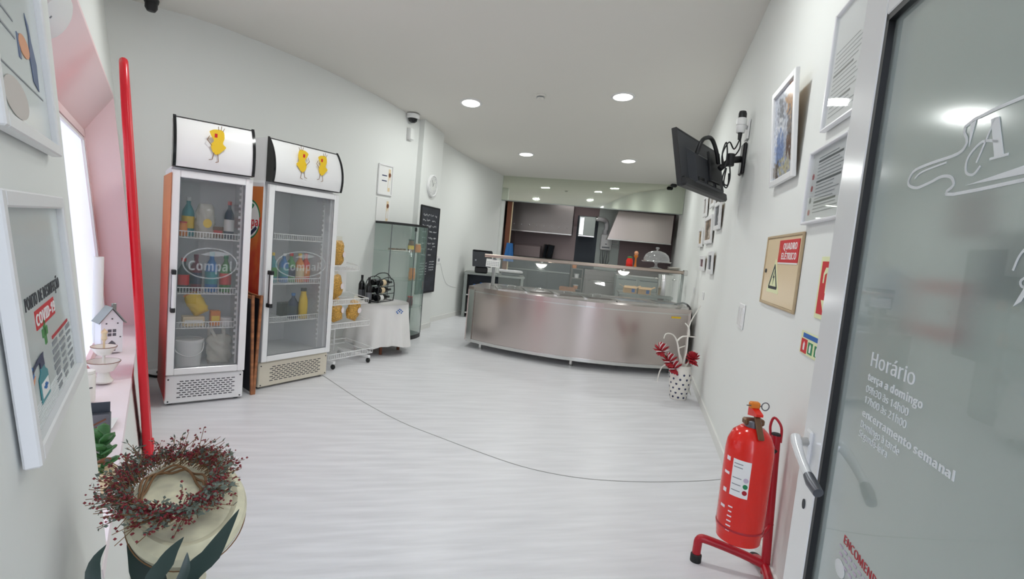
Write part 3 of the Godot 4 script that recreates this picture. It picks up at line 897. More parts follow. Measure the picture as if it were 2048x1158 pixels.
	part(dome, "dome_knob", lathe([[0, 0.246], [0.012, 0.248], [0.010, 0.262], [0.024, 0.276], [0.026, 0.286], [0.014, 0.294], [0, 0.295]], 18), "clear")
	part(dome, "rim_line", tube(ring_points(0.176, 0.106, 36), 0.003, 5, true), "chrome")
	s = thing("orange_jar", "orange glass jar with cork on the guard shelf", "jar", Transform3D(rb, Vector3(1.59, 1.2985, -7.13)))
	part(s, "jar_body", lathe([[0, 0], [0.045, 0], [0.048, 0.006], [0.046, 0.085], [0.035, 0.1], [0.035, 0.115], [0, 0.115]], 20), "redgloss")
	part(s, "stopper", lathe([[0, 0.115], [0.03, 0.115], [0.034, 0.135], [0, 0.14]], 14), "green")
	s = thing("pepper_mill", "small orange and white ornament beside the orange jar", "ornament", Transform3D(rb, Vector3(1.68, 1.2995, -7.16)))
	part(s, "ornament_base", lathe([[0, 0], [0.02, 0], [0.012, 0.05], [0.012, 0.12], [0.026, 0.14], [0.03, 0.16], [0, 0.165]], 14), "orange")
	part(s, "ornament_head", lathe([[0, 0.16], [0.022, 0.165], [0.03, 0.19], [0.02, 0.215], [0, 0.22]], 14), "skin")
	s = thing("white_plate", "white plate lying behind the cake stand", "plate", Transform3D(rb, Vector3(2.19, 1.3035, -7.04)))
	part(s, "plate_disc", lathe([[0, 0], [0.05, 0], [0.09, 0.016], [0.092, 0.02], [0.05, 0.008], [0, 0.006]], 28), "ceramic")
	part(s, "plate_stack", lathe([[0, 0.02], [0.05, 0.02], [0.088, 0.036], [0.09, 0.04], [0.05, 0.028], [0, 0.026]], 28), "ceramic")

func ring_points(r, y, n):
	var a = []
	for i in n: a.append(Vector3(r * cos(TAU * i / n), y, r * sin(TAU * i / n)))
	return a

# ------------------------------------------------------------------ window wall
func fp(x, y, z = 0.0) -> Vector3: return FW * Vector3(x, y, z)

func slab(x0, x1, y0, y1, z0 = -0.26, z1 = 0.0) -> ArrayMesh:
	return hexa_mesh([fp(x0, y0, z1), fp(x1, y0, z1), fp(x1, y0, z0), fp(x0, y0, z0), fp(x0, y1, z1), fp(x1, y1, z1), fp(x1, y1, z0), fp(x0, y1, z0)])

func build_window_wall():
	structure("wall_window_pier", hexa_mesh([fp(-0.3, -1.52), fp(1.65, -1.52), fp(1.65, -1.52, -0.26), fp(-0.3, -1.52, -0.26), fp(-0.3, 2.4), fp(2.28, 2.4), fp(2.28, 2.4, -0.26), fp(-0.3, 2.4, -0.26)]), "wall", Transform3D.IDENTITY, "white pier wall with framed posters")
	structure("wall_window_below", slab(1.6, 6.4, -1.52, -0.955, -0.255, -0.002), "wall", Transform3D.IDENTITY, "white wall below the window sill")
	structure("wall_window_above", hexa_mesh([fp(1.9, 0.86, -0.002), fp(6.4, 0.86, -0.002), fp(6.4, 0.60, -0.255), fp(1.9, 0.60, -0.255), fp(1.9, 2.4, -0.002), fp(6.4, 2.4, -0.002), fp(6.4, 2.4, -0.255), fp(1.9, 2.4, -0.255)]), "wall", Transform3D.IDENTITY, "white wall above the window recess")
	structure("wall_window_jamb", slab(5.17, 6.4, -0.97, 0.9, -0.25, -0.004), "wall", Transform3D.IDENTITY, "white wall between the window and the corner")
	structure("trim_soffit", hexa_mesh([fp(1.9, 0.845, 0.002), fp(5.17, 0.845, 0.002), fp(5.17, 0.575, -0.21), fp(1.9, 0.575, -0.21), fp(1.9, 0.87, 0.002), fp(5.17, 0.87, 0.002), fp(5.17, 0.60, -0.21), fp(1.9, 0.60, -0.21)]), "bounce_pink", Transform3D.IDENTITY, "sloping soffit of the window recess, pink bounce light in its colour")
	structure("trim_reveal", slab(5.14, 5.175, -0.95, 0.86, -0.21, 0.002), "bounce_pink", Transform3D.IDENTITY, "side of the window recess, pink bounce light in its colour")
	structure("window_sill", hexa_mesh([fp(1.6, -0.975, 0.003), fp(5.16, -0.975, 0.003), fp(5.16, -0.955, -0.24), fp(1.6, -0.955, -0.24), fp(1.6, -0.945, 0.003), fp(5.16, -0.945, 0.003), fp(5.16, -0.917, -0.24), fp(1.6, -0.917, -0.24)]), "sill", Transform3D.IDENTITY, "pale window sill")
	structure("baseboard_window", hexa_mesh([fp(1.0, -1.47, 0.010), fp(5.4, -1.47, 0.010), fp(5.4, -1.47), fp(1.0, -1.47), fp(1.0, -1.38, 0.009), fp(5.4, -1.38, 0.009), fp(5.4, -1.38), fp(1.0, -1.38)]), "baseboard", Transform3D.IDENTITY, "low white baseboard under the window")
	# window: frame bars, frosted pane, round red sticker
	var w := Node3D.new()
	w.name = "window_1"
	add_child(w)
	tag(w, "bright frosted shop window, pink bounce light in the frame colour", "", "", "structure")
	part(w, "pane", slab(1.95, 5.1, -0.91, 0.56, -0.225, -0.219), "windowfilm")
	part(w, "frame_head", slab(1.9, 5.14, 0.53, 0.585, -0.235, -0.195), "bounce_pink")
	part(w, "frame_foot", slab(1.9, 5.14, -0.92, -0.875, -0.235, -0.195), "bounce_pink")
	part(w, "frame_side", slab(5.08, 5.14, -0.92, 0.585, -0.235, -0.195), "bounce_pink")
	part(w, "frame_side", slab(1.9, 1.96, -0.92, 0.585, -0.235, -0.195), "bounce_pink")
	part(w, "frame_lip", slab(5.055, 5.075, -0.90, 0.55, -0.215, -0.200), "white")
	part(w, "frame_lip", slab(1.96, 5.075, 0.505, 0.525, -0.215, -0.200), "white")
	part(w, "catch", slab(5.145, 5.16, 0.44, 0.50, -0.15, -0.10), "white")
	part(w, "round_red_sticker", prism(PackedVector2Array(oval(0.34, 0.34, 40)), 0.002), "red", fp(3.43, -0.19, -0.2185), FW.basis)
	# round lamp on the soffit
	var nrm = (fp(3.3, 0.845, 0.002) - fp(3.3, 0.575, -0.21)).cross(FW.basis.x).normalized()
	if nrm.y > 0: nrm = -nrm
	var xx = FW.basis.x
	var t = thing("soffit_disc", "round white cover disc on the window soffit", "cover disc", Transform3D(Basis(xx, nrm, xx.cross(nrm)), fp(2.85, 0.845 - 0.27 * 0.36, -0.21 * 0.36)))
	part(t, "disc", lathe([[0, 0.02], [0.10, 0.018], [0.12, 0.008], [0.12, -0.004], [0, -0.004]], 30, 1.5, 0.8), "white")
	part(t, "screw", lathe([[0, 0.022], [0.006, 0.021], [0.006, 0.017]], 8), "greyink", Vector3(-0.1, 0, 0.02))
	# red board
	var poly := PackedVector2Array()
	for q in smooth([Vector2(-0.13, 0), Vector2(-0.14, 1.2), Vector2(-0.13, 1.75), Vector2(-0.08, 2.08), Vector2(0, 2.25)], 4): poly.append(q)
	for q in smooth([Vector2(0, 2.25), Vector2(0.08, 2.08), Vector2(0.13, 1.75), Vector2(0.14, 1.2), Vector2(0.13, 0)], 4).slice(1): poly.append(q)
	t = thing("red_board", "tall glossy red board with pointed top standing edge-on by the window", "board", Transform3D(FW.basis * Basis(Vector3.RIGHT, 0.040), fp(3.65, -1.455, 0.015)))
	part(t, "board_core", prism(poly, 0.034), "redgloss")
	var edge = []
	for q in poly: edge.append(Vector3(q.x, q.y, 0.017))
	part(t, "board_edge", tube(edge, 0.021, 10), "red")
	part(t, "foot_block", box(0.30, 0.03, 0.06, 0.006), "red", Vector3(0, 0.012, 0.017))
	# things on the sill
	var y = 0.523
	t = thing("paper_roll", "tall white paper roll standing behind the toy house", "paper roll", Transform3D(Basis.IDENTITY, Vector3(-2.70, y, -3.32)))
	part(t, "roll", lathe([[0, 0], [0.028, 0], [0.028, 0.60], [0.022, 0.60], [0.022, 0.02], [0, 0.02]], 20), "paper")
	part(t, "core", lathe([[0.018, 0.0], [0.022, 0.0], [0.022, 0.598], [0.018, 0.598]], 16), "card")
	t = thing("toy_house", "small pale grey metal toy house with steep roof on the sill", "toy house", Transform3D(FW.basis.rotated(Vector3.UP, 0).orthonormalized() * Basis(Vector3(0, 1, 0), 0.0), Vector3(-2.571, y, -3.255)))
	t.basis = Basis(Vector3(0.56, 0, -0.83), Vector3.UP, Vector3(0.83, 0, 0.56))
	part(t, "house_body", prism(PackedVector2Array([Vector2(-0.058, 0), Vector2(0.058, 0), Vector2(0.058, 0.20), Vector2(0, 0.28), Vector2(-0.058, 0.20)]), 0.10), "whitemetal", Vector3(0, 0, -0.05))
	for s in [-1, 1]: part(t, "roof_slope", box(0.125, 0.006, 0.13, 0.001), "greysteel", Vector3(s * 0.036, 0.242, 0), Basis(Vector3(0, 0, 1), -s * 0.94))
	var wn = part(t, "window_hole", box(0.044, 0.044, 0.003, 0), "gunmetal", Vector3(0, 0.13, 0.05))
	part(wn, "glazing_bar", boxes([[Vector3(0.005, 0.044, 0.004), Vector3.ZERO], [Vector3(0.044, 0.005, 0.004), Vector3.ZERO]]), "whitemetal", Vector3(0, 0, 0.001))
	part(t, "arched_door", prism(PackedVector2Array([Vector2(-0.02, 0.01), Vector2(0.02, 0.01), Vector2(0.02, 0.06), Vector2(0, 0.08), Vector2(-0.02, 0.06)]), 0.003), "gunmetal", Vector3(0, 0, 0.049))
	for e in [[-0.03, 0.19], [0.03, 0.19], [0, 0.22], [-0.045, 0.10], [0.045, 0.10]]:
		part(t, "punched_dot", prism(PackedVector2Array(oval(0.005, 0.005, 10)), 0.0025), "gunmetal", Vector3(e[0], e[1], 0.049))
	part(t, "chimney", box(0.022, 0.06, 0.022, 0.002), "greysteel", Vector3(0.03, 0.28, -0.02))
	t = thing("tiered_dish", "white two-tier enamel dish stand on the window sill", "dish stand", Transform3D(Basis.IDENTITY, Vector3(-2.125, y, -2.659)))
	part(t, "foot", lathe([[0, 0], [0.042, 0], [0.044, 0.008], [0.03, 0.03], [0.026, 0.055], [0.034, 0.062], [0, 0.062]], 24), "ceramic")
	part(t, "lower_dish", lathe([[0, 0.06], [0.045, 0.062], [0.07, 0.105], [0.075, 0.112], [0.072, 0.114], [0.042, 0.07], [0, 0.068]], 30), "ceramic")
	part(t, "stem", lathe([[0, 0.066], [0.008, 0.066], [0.006, 0.15], [0, 0.15]], 12), "ceramic")
	part(t, "upper_dish", lathe([[0, 0.148], [0.03, 0.15], [0.054, 0.185], [0.058, 0.192], [0.055, 0.194], [0.028, 0.158], [0, 0.156]], 30), "ceramic")
	part(t, "dish_rim", tube(ring_points(0.0735, 0.113, 30), 0.002, 5, true), "brown")
	part(t, "dish_rim", tube(ring_points(0.0565, 0.193, 30), 0.002, 5, true), "brown")
	part(t, "finial", lathe([[0, 0.15], [0.005, 0.155], [0.005, 0.22], [0.014, 0.235], [0.010, 0.255], [0.016, 0.27], [0, 0.29]], 12), "cream")
	t = thing("white_candle_jar", "white lidded jar near the framed poster on the sill", "jar", Transform3D(Basis.IDENTITY, Vector3(-1.975, y, -2.37)))
	part(t, "jar_body", lathe([[0, 0], [0.034, 0], [0.036, 0.004], [0.036, 0.13], [0.034, 0.134], [0, 0.134]], 24), "ceramic")
	part(t, "lid", lathe([[0, 0.134], [0.033, 0.135], [0.034, 0.148], [0, 0.15]], 24), "ceramic")
	part(t, "printed_mark", tube(arc_points(0.0365, 0.07, 0.2, 1.0, 8), 0.003, 5), "ink")
	t = thing("open_leaflet", "folded white leaflet lying on the sill", "leaflet", Transform3D(Basis(Vector3.UP, 0.5), Vector3(-1.70, y + 0.001, -2.12)))
	part(t, "sheet", box(0.10, 0.002, 0.13, 0), "paper", Vector3(0, 0.002, 0))
	part(t, "folded_sheet", box(0.10, 0.002, 0.13, 0), "paper", Vector3(-0.03, 0.03, 0), Basis(Vector3(0, 0, 1), 0.6))
	t = thing("dark_leaflet_box", "dark grey upright leaflet box on the sill behind the succulent", "leaflet box", Transform3D(Basis(Vector3.UP, 0.6), Vector3(-1.53, y, -1.90)))
	part(t, "box_body", box(0.07, 0.14, 0.04, 0.003), "gunmetal", Vector3(0, 0.07, 0))
	part(t, "leaflet_sheet", box(0.064, 0.13, 0.006, 0.001), "slate", Vector3(0, 0.115, -0.01))
	for i in 3: part(t, "printed_stripe", box(0.05, 0.006, 0.001, 0), "brown", Vector3(0.0, 0.11 - i * 0.016, 0.0206), Basis(Vector3(0, 0, 1), 0.5))
	t = thing("succulent_plant", "small succulent with fleshy green leaves on the sill", "succulent", Transform3D(Basis.IDENTITY, Vector3(-1.29, y, -1.615)))
	part(t, "pot", lathe([[0, 0], [0.034, 0], [0.042, 0.07], [0.038, 0.07], [0.032, 0.055], [0, 0.055]], 18), "cream")
	part(t, "stem", tube([Vector3(0, 0.05, 0), Vector3(0.006, 0.10, 0), Vector3(0, 0.15, 0.004)], 0.006, 6), "leafgreen")
	var leaf = lathe([[0, 0], [0.012, 0.008], [0.02, 0.03], [0.016, 0.05], [0, 0.06]], 10, 1.0, 0.35)
	for i in 14:
		var a = i * 2.399
		var h = 0.07 + 0.008 * i
		part(t, "leaf", leaf, "leafgreen" if i != 3 else "brown", Vector3(0.004 * cos(a), h, 0.004 * sin(a)), Basis(Vector3.UP, a) * Basis(Vector3.RIGHT, 1.15 - 0.04 * i))
	# cable on the floor in the corner
	t = thing("floor_cable", "dark cable coiled on the floor beside the fridge corner", "cable")
	part(t, "cable", tube(smooth([Vector3(-3.22, 0.012, -4.46), Vector3(-3.10, 0.012, -4.40), Vector3(-3.03, 0.012, -4.40), Vector3(-3.06, 0.012, -4.47), Vector3(-3.12, 0.014, -4.52), Vector3(-3.02, 0.018, -4.53), Vector3(-2.9, 0.014, -4.50)], 5), 0.011, 6), "black")
	part(t, "plug", box(0.05, 0.03, 0.03, 0.005), "black", Vector3(-3.23, 0.016, -4.465))

func arc_points(r, y, a0, a1, n):
	var p = []
	for i in n + 1:
		var a = lerpf(a0, a1, float(i) / n)
		p.append(Vector3(r * cos(a), y, r * sin(a)))
	return p

# ------------------------------------------------------------------ fridges
func chick(parent, x, y, z, s, flip):
	# flat printed bird: body, cheek, crest, wing, two legs
	var k = -1.0 if flip else 1.0
	var body := PackedVector2Array()
	for q in smooth([Vector2(-0.16, 0.30), Vector2(-0.06, 0.36), Vector2(0.12, 0.36), Vector2(0.16, 0.2), Vector2(0.13, 0.06), Vector2(0.2, -0.02), Vector2(0.14, -0.10), Vector2(0.02, -0.22), Vector2(-0.08, -0.16), Vector2(-0.12, 0.0), Vector2(-0.06, 0.10), Vector2(-0.12, 0.2), Vector2(-0.16, 0.30)], 3).slice(0, -1): body.append(Vector2(q.x * k, q.y) * s)
	var b = part(parent, "bird_print", prism(body, 0.0012), "yellow", Vector3(x, y, z))
	part(b, "cheek_print", prism(PackedVector2Array([Vector2(-0.05 * k, 0.18) * s, Vector2(0.01 * k, 0.18) * s, Vector2(0.01 * k, 0.27) * s, Vector2(-0.05 * k, 0.27) * s]), 0.0018), "signred")
	var st = begin()
	for l in [[Vector2(-0.05, -0.18), Vector2(-0.08, -0.34), Vector2(-0.15, -0.36)], [Vector2(0.03, -0.2), Vector2(0.05, -0.38), Vector2(-0.01, -0.4)], [Vector2(0.03, 0.36), Vector2(0.02, 0.44)], [Vector2(0.08, 0.36), Vector2(0.09, 0.46)], [Vector2(0.12, 0.34), Vector2(0.15, 0.42)], [Vector2(-0.15, 0.2), Vector2(-0.2, 0.1), Vector2(-0.1, -0.02)]]:
		var a = []
		for q in l: a.append(Vector2(q.x * k, q.y) * s)
		add_ribbon(st, a, 0.013 * s, 0.0015)
	part(b, "line_print", done(st), "twig")

func fridge(called, label, xf, w, d, ventm, birds, big_side):
	var t = thing(called, label, "fridge", xf)
	var h = 1.78; var th = 0.035
	for s in [-1, 1]:
		var sp = part(t, "side_panel", box(th, h - 0.02, d - 0.05, 0.004), "whitemetal", Vector3(s * (w / 2 - th / 2), h / 2 + 0.01, -d / 2 - 0.025))
		if s < 0:
			# printed film on the outer side
			var film = part(sp, "printed_film", prism(PackedVector2Array([Vector2(-0.29, -0.84), Vector2(0.30, -0.84), Vector2(0.30, 0.84), Vector2(-0.29, 0.84)]), 0.002), "juicefilm", Vector3(-th / 2 - 0.0025, 0, 0), Basis(Vector3(0, 0, 1), Vector3.UP, Vector3(-1, 0, 0)))
			if big_side:
				part(film, "logo_ring", ribbon(oval(0.155, 0.165, 36), 0.014, 0.002, true), "signgreen", Vector3(0.12, 0.56, 0.001))
				part(film, "logo_disc", prism(PackedVector2Array(oval(0.148, 0.158, 36)), 0.0015), "paper", Vector3(0.12, 0.56, 0.001))
				text(film, "Compal", 0.075, "signred", 0.12, 0.54, 0.003, 0, 0.9, true)
				part(film, "logo_leaf", prism(PackedVector2Array(smooth([Vector2(-0.06, 0), Vector2(-0.01, 0.045), Vector2(0.07, 0.035), Vector2(0.02, -0.01), Vector2(-0.06, 0)], 4).slice(0, -1)), 0.002), "signgreen", Vector3(0.12, 0.65, 0.002))
				part(film, "logo_sweep", ribbon(smooth([Vector2(-0.10, -0.10), Vector2(0.0, -0.135), Vector2(0.11, -0.07)], 5), 0.03, 0.002), "darkblue", Vector3(0.12, 0.56, 0.002))
	part(t, "back_panel", box(w - 0.06, h - 0.25, 0.03, 0), "whitemetal", Vector3(0, h / 2 + 0.12, -d))
	part(t, "top_panel", box(w - 0.01, 0.04, d - 0.05, 0.003), "whitemetal", Vector3(0, h - 0.01, -d / 2 - 0.025))
	part(t, "inner_floor", box(w - 0.07, 0.03, d - 0.06, 0), "white", Vector3(0, 0.245, -d / 2 - 0.03))
	part(t, "rack_strip", boxes([[Vector3(0.012, 1.45, 0.02), Vector3(w / 2 - 0.045, 1.0, -0.12)], [Vector3(0.012, 1.45, 0.02), Vector3(-w / 2 + 0.045, 1.0, -0.12)]]), "white")
	var pegs = []
	for i in 30: pegs.append([Vector3(0.016, 0.02, 0.016), Vector3(w / 2 - 0.058, 0.36 + i * 0.046, -0.115)])
	part(t, "rack_pegs", boxes(pegs), "white")
	# kick panel with slotted vent
	var kp = part(t, "kick_panel", box(w, 0.215, 0.05, 0.008), ventm, Vector3(0, 0.125, -0.025))
	var slots = []
	for r in 8:
		for c in 11:
			var x = -w * 0.33 + (c + (0.5 if r % 2 else 0.0)) * w * 0.066
			slots.append([Vector3(w * 0.045, 0.0065, 0.003), Vector3(x, -0.062 + r * 0.0175, 0.0255)])
	part(kp, "vent_slots", boxes(slots), "ink")
	for q in [[-1, 0.08], [1, 0.08], [-1, -0.09], [1, -0.09]]: part(kp, "screw", cyl(0.006, 0.004, 8), "ink", Vector3(q[0] * (w / 2 - 0.022), q[1], 0.024), Basis(Vector3.RIGHT, PI / 2))
	for q in [-1, 1]: part(t, "foot", cyl(0.02, 0.02, 12), "rubber", Vector3(q * (w / 2 - 0.04), 0, -0.06))
	# door
	var y0 = 0.245; var y1 = 1.765; var fw = 0.052
	var door = part(t, "door", boxes([[Vector3(fw, y1 - y0, 0.04), Vector3(-w / 2 + fw / 2, 0, 0)], [Vector3(fw, y1 - y0, 0.04), Vector3(w / 2 - fw / 2, 0, 0)], [Vector3(w - 2 * fw, fw, 0.04), Vector3(0, (y1 - y0) / 2 - fw / 2, 0)], [Vector3(w - 2 * fw, fw, 0.04), Vector3(0, -(y1 - y0) / 2 + fw / 2, 0)]], 0.005), "whitegloss", Vector3(0, (y0 + y1) / 2, 0.012))
	part(door, "glass_pane", box(w - 2 * fw + 0.01, y1 - y0 - 2 * fw + 0.01, 0.008, 0), "fridgeglass")
	part(door, "gasket", ribbon([Vector2(-w / 2 + fw, -(y1 - y0) / 2 + fw), Vector2(w / 2 - fw, -(y1 - y0) / 2 + fw), Vector2(w / 2 - fw, (y1 - y0) / 2 - fw), Vector2(-w / 2 + fw, (y1 - y0) / 2 - fw)], 0.008, 0.004, true), "gunmetal", Vector3(0, 0, 0.012))
	var hd = part(door, "handle", box(0.022, 0.27, 0.02, 0.004), "whitegloss", Vector3(-w / 2 + 0.028, -0.12, 0.062))
	for s in [-1, 1]: part(hd, "handle_mount", box(0.03, 0.035, 0.055, 0.004), "black", Vector3(0, s * 0.14, -0.014))
	part(hd, "handle_back", box(0.026, 0.27, 0.008, 0.002), "black", Vector3(0, 0, -0.016))
	part(door, "etched_oval", ribbon(oval((w - 2 * fw) * 0.42, 0.115, 44), 0.010, 0.0006, true), "printwhite", Vector3(0, 0.09, 0.0045))
	text(door, "Compal", 0.075, "printwhite", 0, 0.07, 0.0045, 0, 0.78 if w < 0.6 else 1.0, true, false, false, "etched_lettering")
	part(door, "etched_leaf", prism(PackedVector2Array(smooth([Vector2(-0.10, 0), Vector2(0, 0.03), Vector2(0.10, 0.01), Vector2(0, -0.01), Vector2(-0.10, 0)], 4).slice(0, -1)), 0.0006), "printwhite", Vector3(0.03, 0.155, 0.0045))
	# header with bowed front
	var hd2 = part(t, "header", bowed(w - 0.02, 0.36, 0.10, 0.22), "whitegloss", Vector3(0, 1.79, 0.0))
	for s in [-1, 1]: part(hd2, "end_cap", bowed(0.02, 0.372, 0.11, 0.03), "blackgloss", Vector3(s * (w / 2 - 0.008), -0.005, 0.002))
	part(hd2, "lower_trim", box(w, 0.012, 0.03, 0.003), "black", Vector3(0, 0.0, 0.008))
	part(hd2, "upper_trim", box(w, 0.006, 0.012, 0.001), "black", Vector3(0, 0.355, -0.024))
	for b in birds: chick(hd2, b[0], 0.185, 0.0735, b[1], b[2])
	return t

# a box whose front bows outwards: x width, height from 0, bow depth, depth behind
func bowed(w, h, bow, d) -> ArrayMesh:
	var prof = []
	for i in 13:
		var v = i / 12.0
		prof.append(Vector2(0.02 + bow * (1.0 - pow(absf(v - 0.40) / 0.60, 2.2)) * 0.52 - 0.05 * v * v, v * h))
	var st = begin(false)
	for i in 12:
		var a = prof[i]; var b = prof[i + 1]
		quadv(st, Vector3(-w / 2, a.y, a.x), Vector3(w / 2, a.y, a.x), Vector3(w / 2, b.y, b.x), Vector3(-w / 2, b.y, b.x))
	st.set_smooth_group(-1)
	for s in [-1, 1]:
		var pts = [Vector3(s * w / 2, 0, -d)]
		for p in prof: pts.append(Vector3(s * w / 2, p.y, p.x))
		pts.append(Vector3(s * w / 2, h, -d))
		face(st, pts, Vector3(0, h / 2, -d / 2))
	var c = Vector3(0, h / 2, -d / 2)
	face(st, [Vector3(-w / 2, 0, -d), Vector3(w / 2, 0, -d), Vector3(w / 2, 0, prof[0].x), Vector3(-w / 2, 0, prof[0].x)], c)
	face(st, [Vector3(-w / 2, h, -d), Vector3(w / 2, h, -d), Vector3(w / 2, h, prof[12].x), Vector3(-w / 2, h, prof[12].x)], c)
	face(st, [Vector3(-w / 2, 0, -d), Vector3(w / 2, 0, -d), Vector3(w / 2, h, -d), Vector3(-w / 2, h, -d)], c)
	return done(st)

func wire_shelf(t, w, d, y, z):
	var st = begin(false)
	var n = int(w / 0.02)
	var bars = []
	for i in n + 1:
		var x = -w / 2 + w * i / n
		bars.append([Vector3(0.004, 0.05, 0.004), Vector3(x, 0.0, 0.0)])
		if i % 2 == 0: bars.append([Vector3(0.004, 0.004, d), Vector3(x, -0.022, -d / 2)])
	for yy in [-0.024, 0.024]: bars.append([Vector3(w, 0.007, 0.007), Vector3(0, yy, 0.002)])
	bars.append([Vector3(w, 0.007, 0.007), Vector3(0, -0.024, -d)])
	part(t, "wire_shelf", boxes(bars), "whitegloss", Vector3(0, y, z))

# a bottle or jar: profile scaled to radius and height
func bottle(called, label, category, xf, r, h, m, capm, labelm, group = "", neck = 0.35):
	var t = thing(called, label, category, xf, group)
	part(t, "body", lathe([[0, 0], [r * 0.94, 0], [r, r * 0.1], [r, h * 0.58], [r * 0.9, h * 0.66], [r * neck, h * 0.82], [r * neck, h * 0.94], [0, h * 0.94]], 18), m)
	part(t, "cap", lathe([[r * neck + 0.003, h * 0.9], [r * neck + 0.003, h], [0, h]], 14), capm)
	if labelm: part(t, "label_band", lathe([[r + 0.001, h * 0.2], [r + 0.0015, h * 0.21], [r + 0.0015, h * 0.5], [r + 0.001, h * 0.51]], 18), labelm)
	return t

func carton(called, label, category, xf, size, m, m2, group = ""):
	var t = thing(called, label, category, xf, group)
	part(t, "carton", box(size.x, size.y, size.z, 0.004), m, Vector3(0, size.y / 2, 0))
	part(t, "printed_band", box(size.x * 0.8, size.y * 0.35, 0.002, 0), m2, Vector3(0, size.y * 0.5, size.z / 2 + 0.001))
	return t

func pouch(t, called, w, h, d, m, crush = 0.0):
	# a filled bag: pinched top and bottom, swollen middle
	var st = begin(false)
	var rows = 10; var seg = 18
	var rng := RandomNumberGenerator.new()
	rng.seed = int(w * 10000 + h * 777)
	var g = []
	for i in rows + 1:
		var v = float(i) / rows
		var sw = 0.25 + 0.75 * pow(sin(PI * clampf(v * 0.85 + 0.08, 0, 1)), 0.6)
		var row = []
		for j in seg:
			var a = TAU * j / seg
			var dd = d / 2 * sw * (0.15 if i == 0 or i == rows else 1.0)
			var ww = w / 2 * (0.86 + 0.14 * sin(PI * v)) * (0.8 if i == rows else 1.0)
			var k = 1.0 + rng.randf_range(-0.10, 0.10) * (1.0 + crush)
			row.append(Vector3(ww * cos(a) * k, h * v, dd * sin(a) * k))
		g.append(row)
	for i in rows:
		for j in seg:
			var l = (j + 1) % seg
			quadv(st, g[i][j], g[i + 1][j], g[i + 1][l], g[i][l])
	st.set_smooth_group(-1)
	face(st, g[0], Vector3(0, h / 2, 0)); face(st, g[rows], Vector3(0, h / 2, 0))
	return part(t, called, done(st), m)

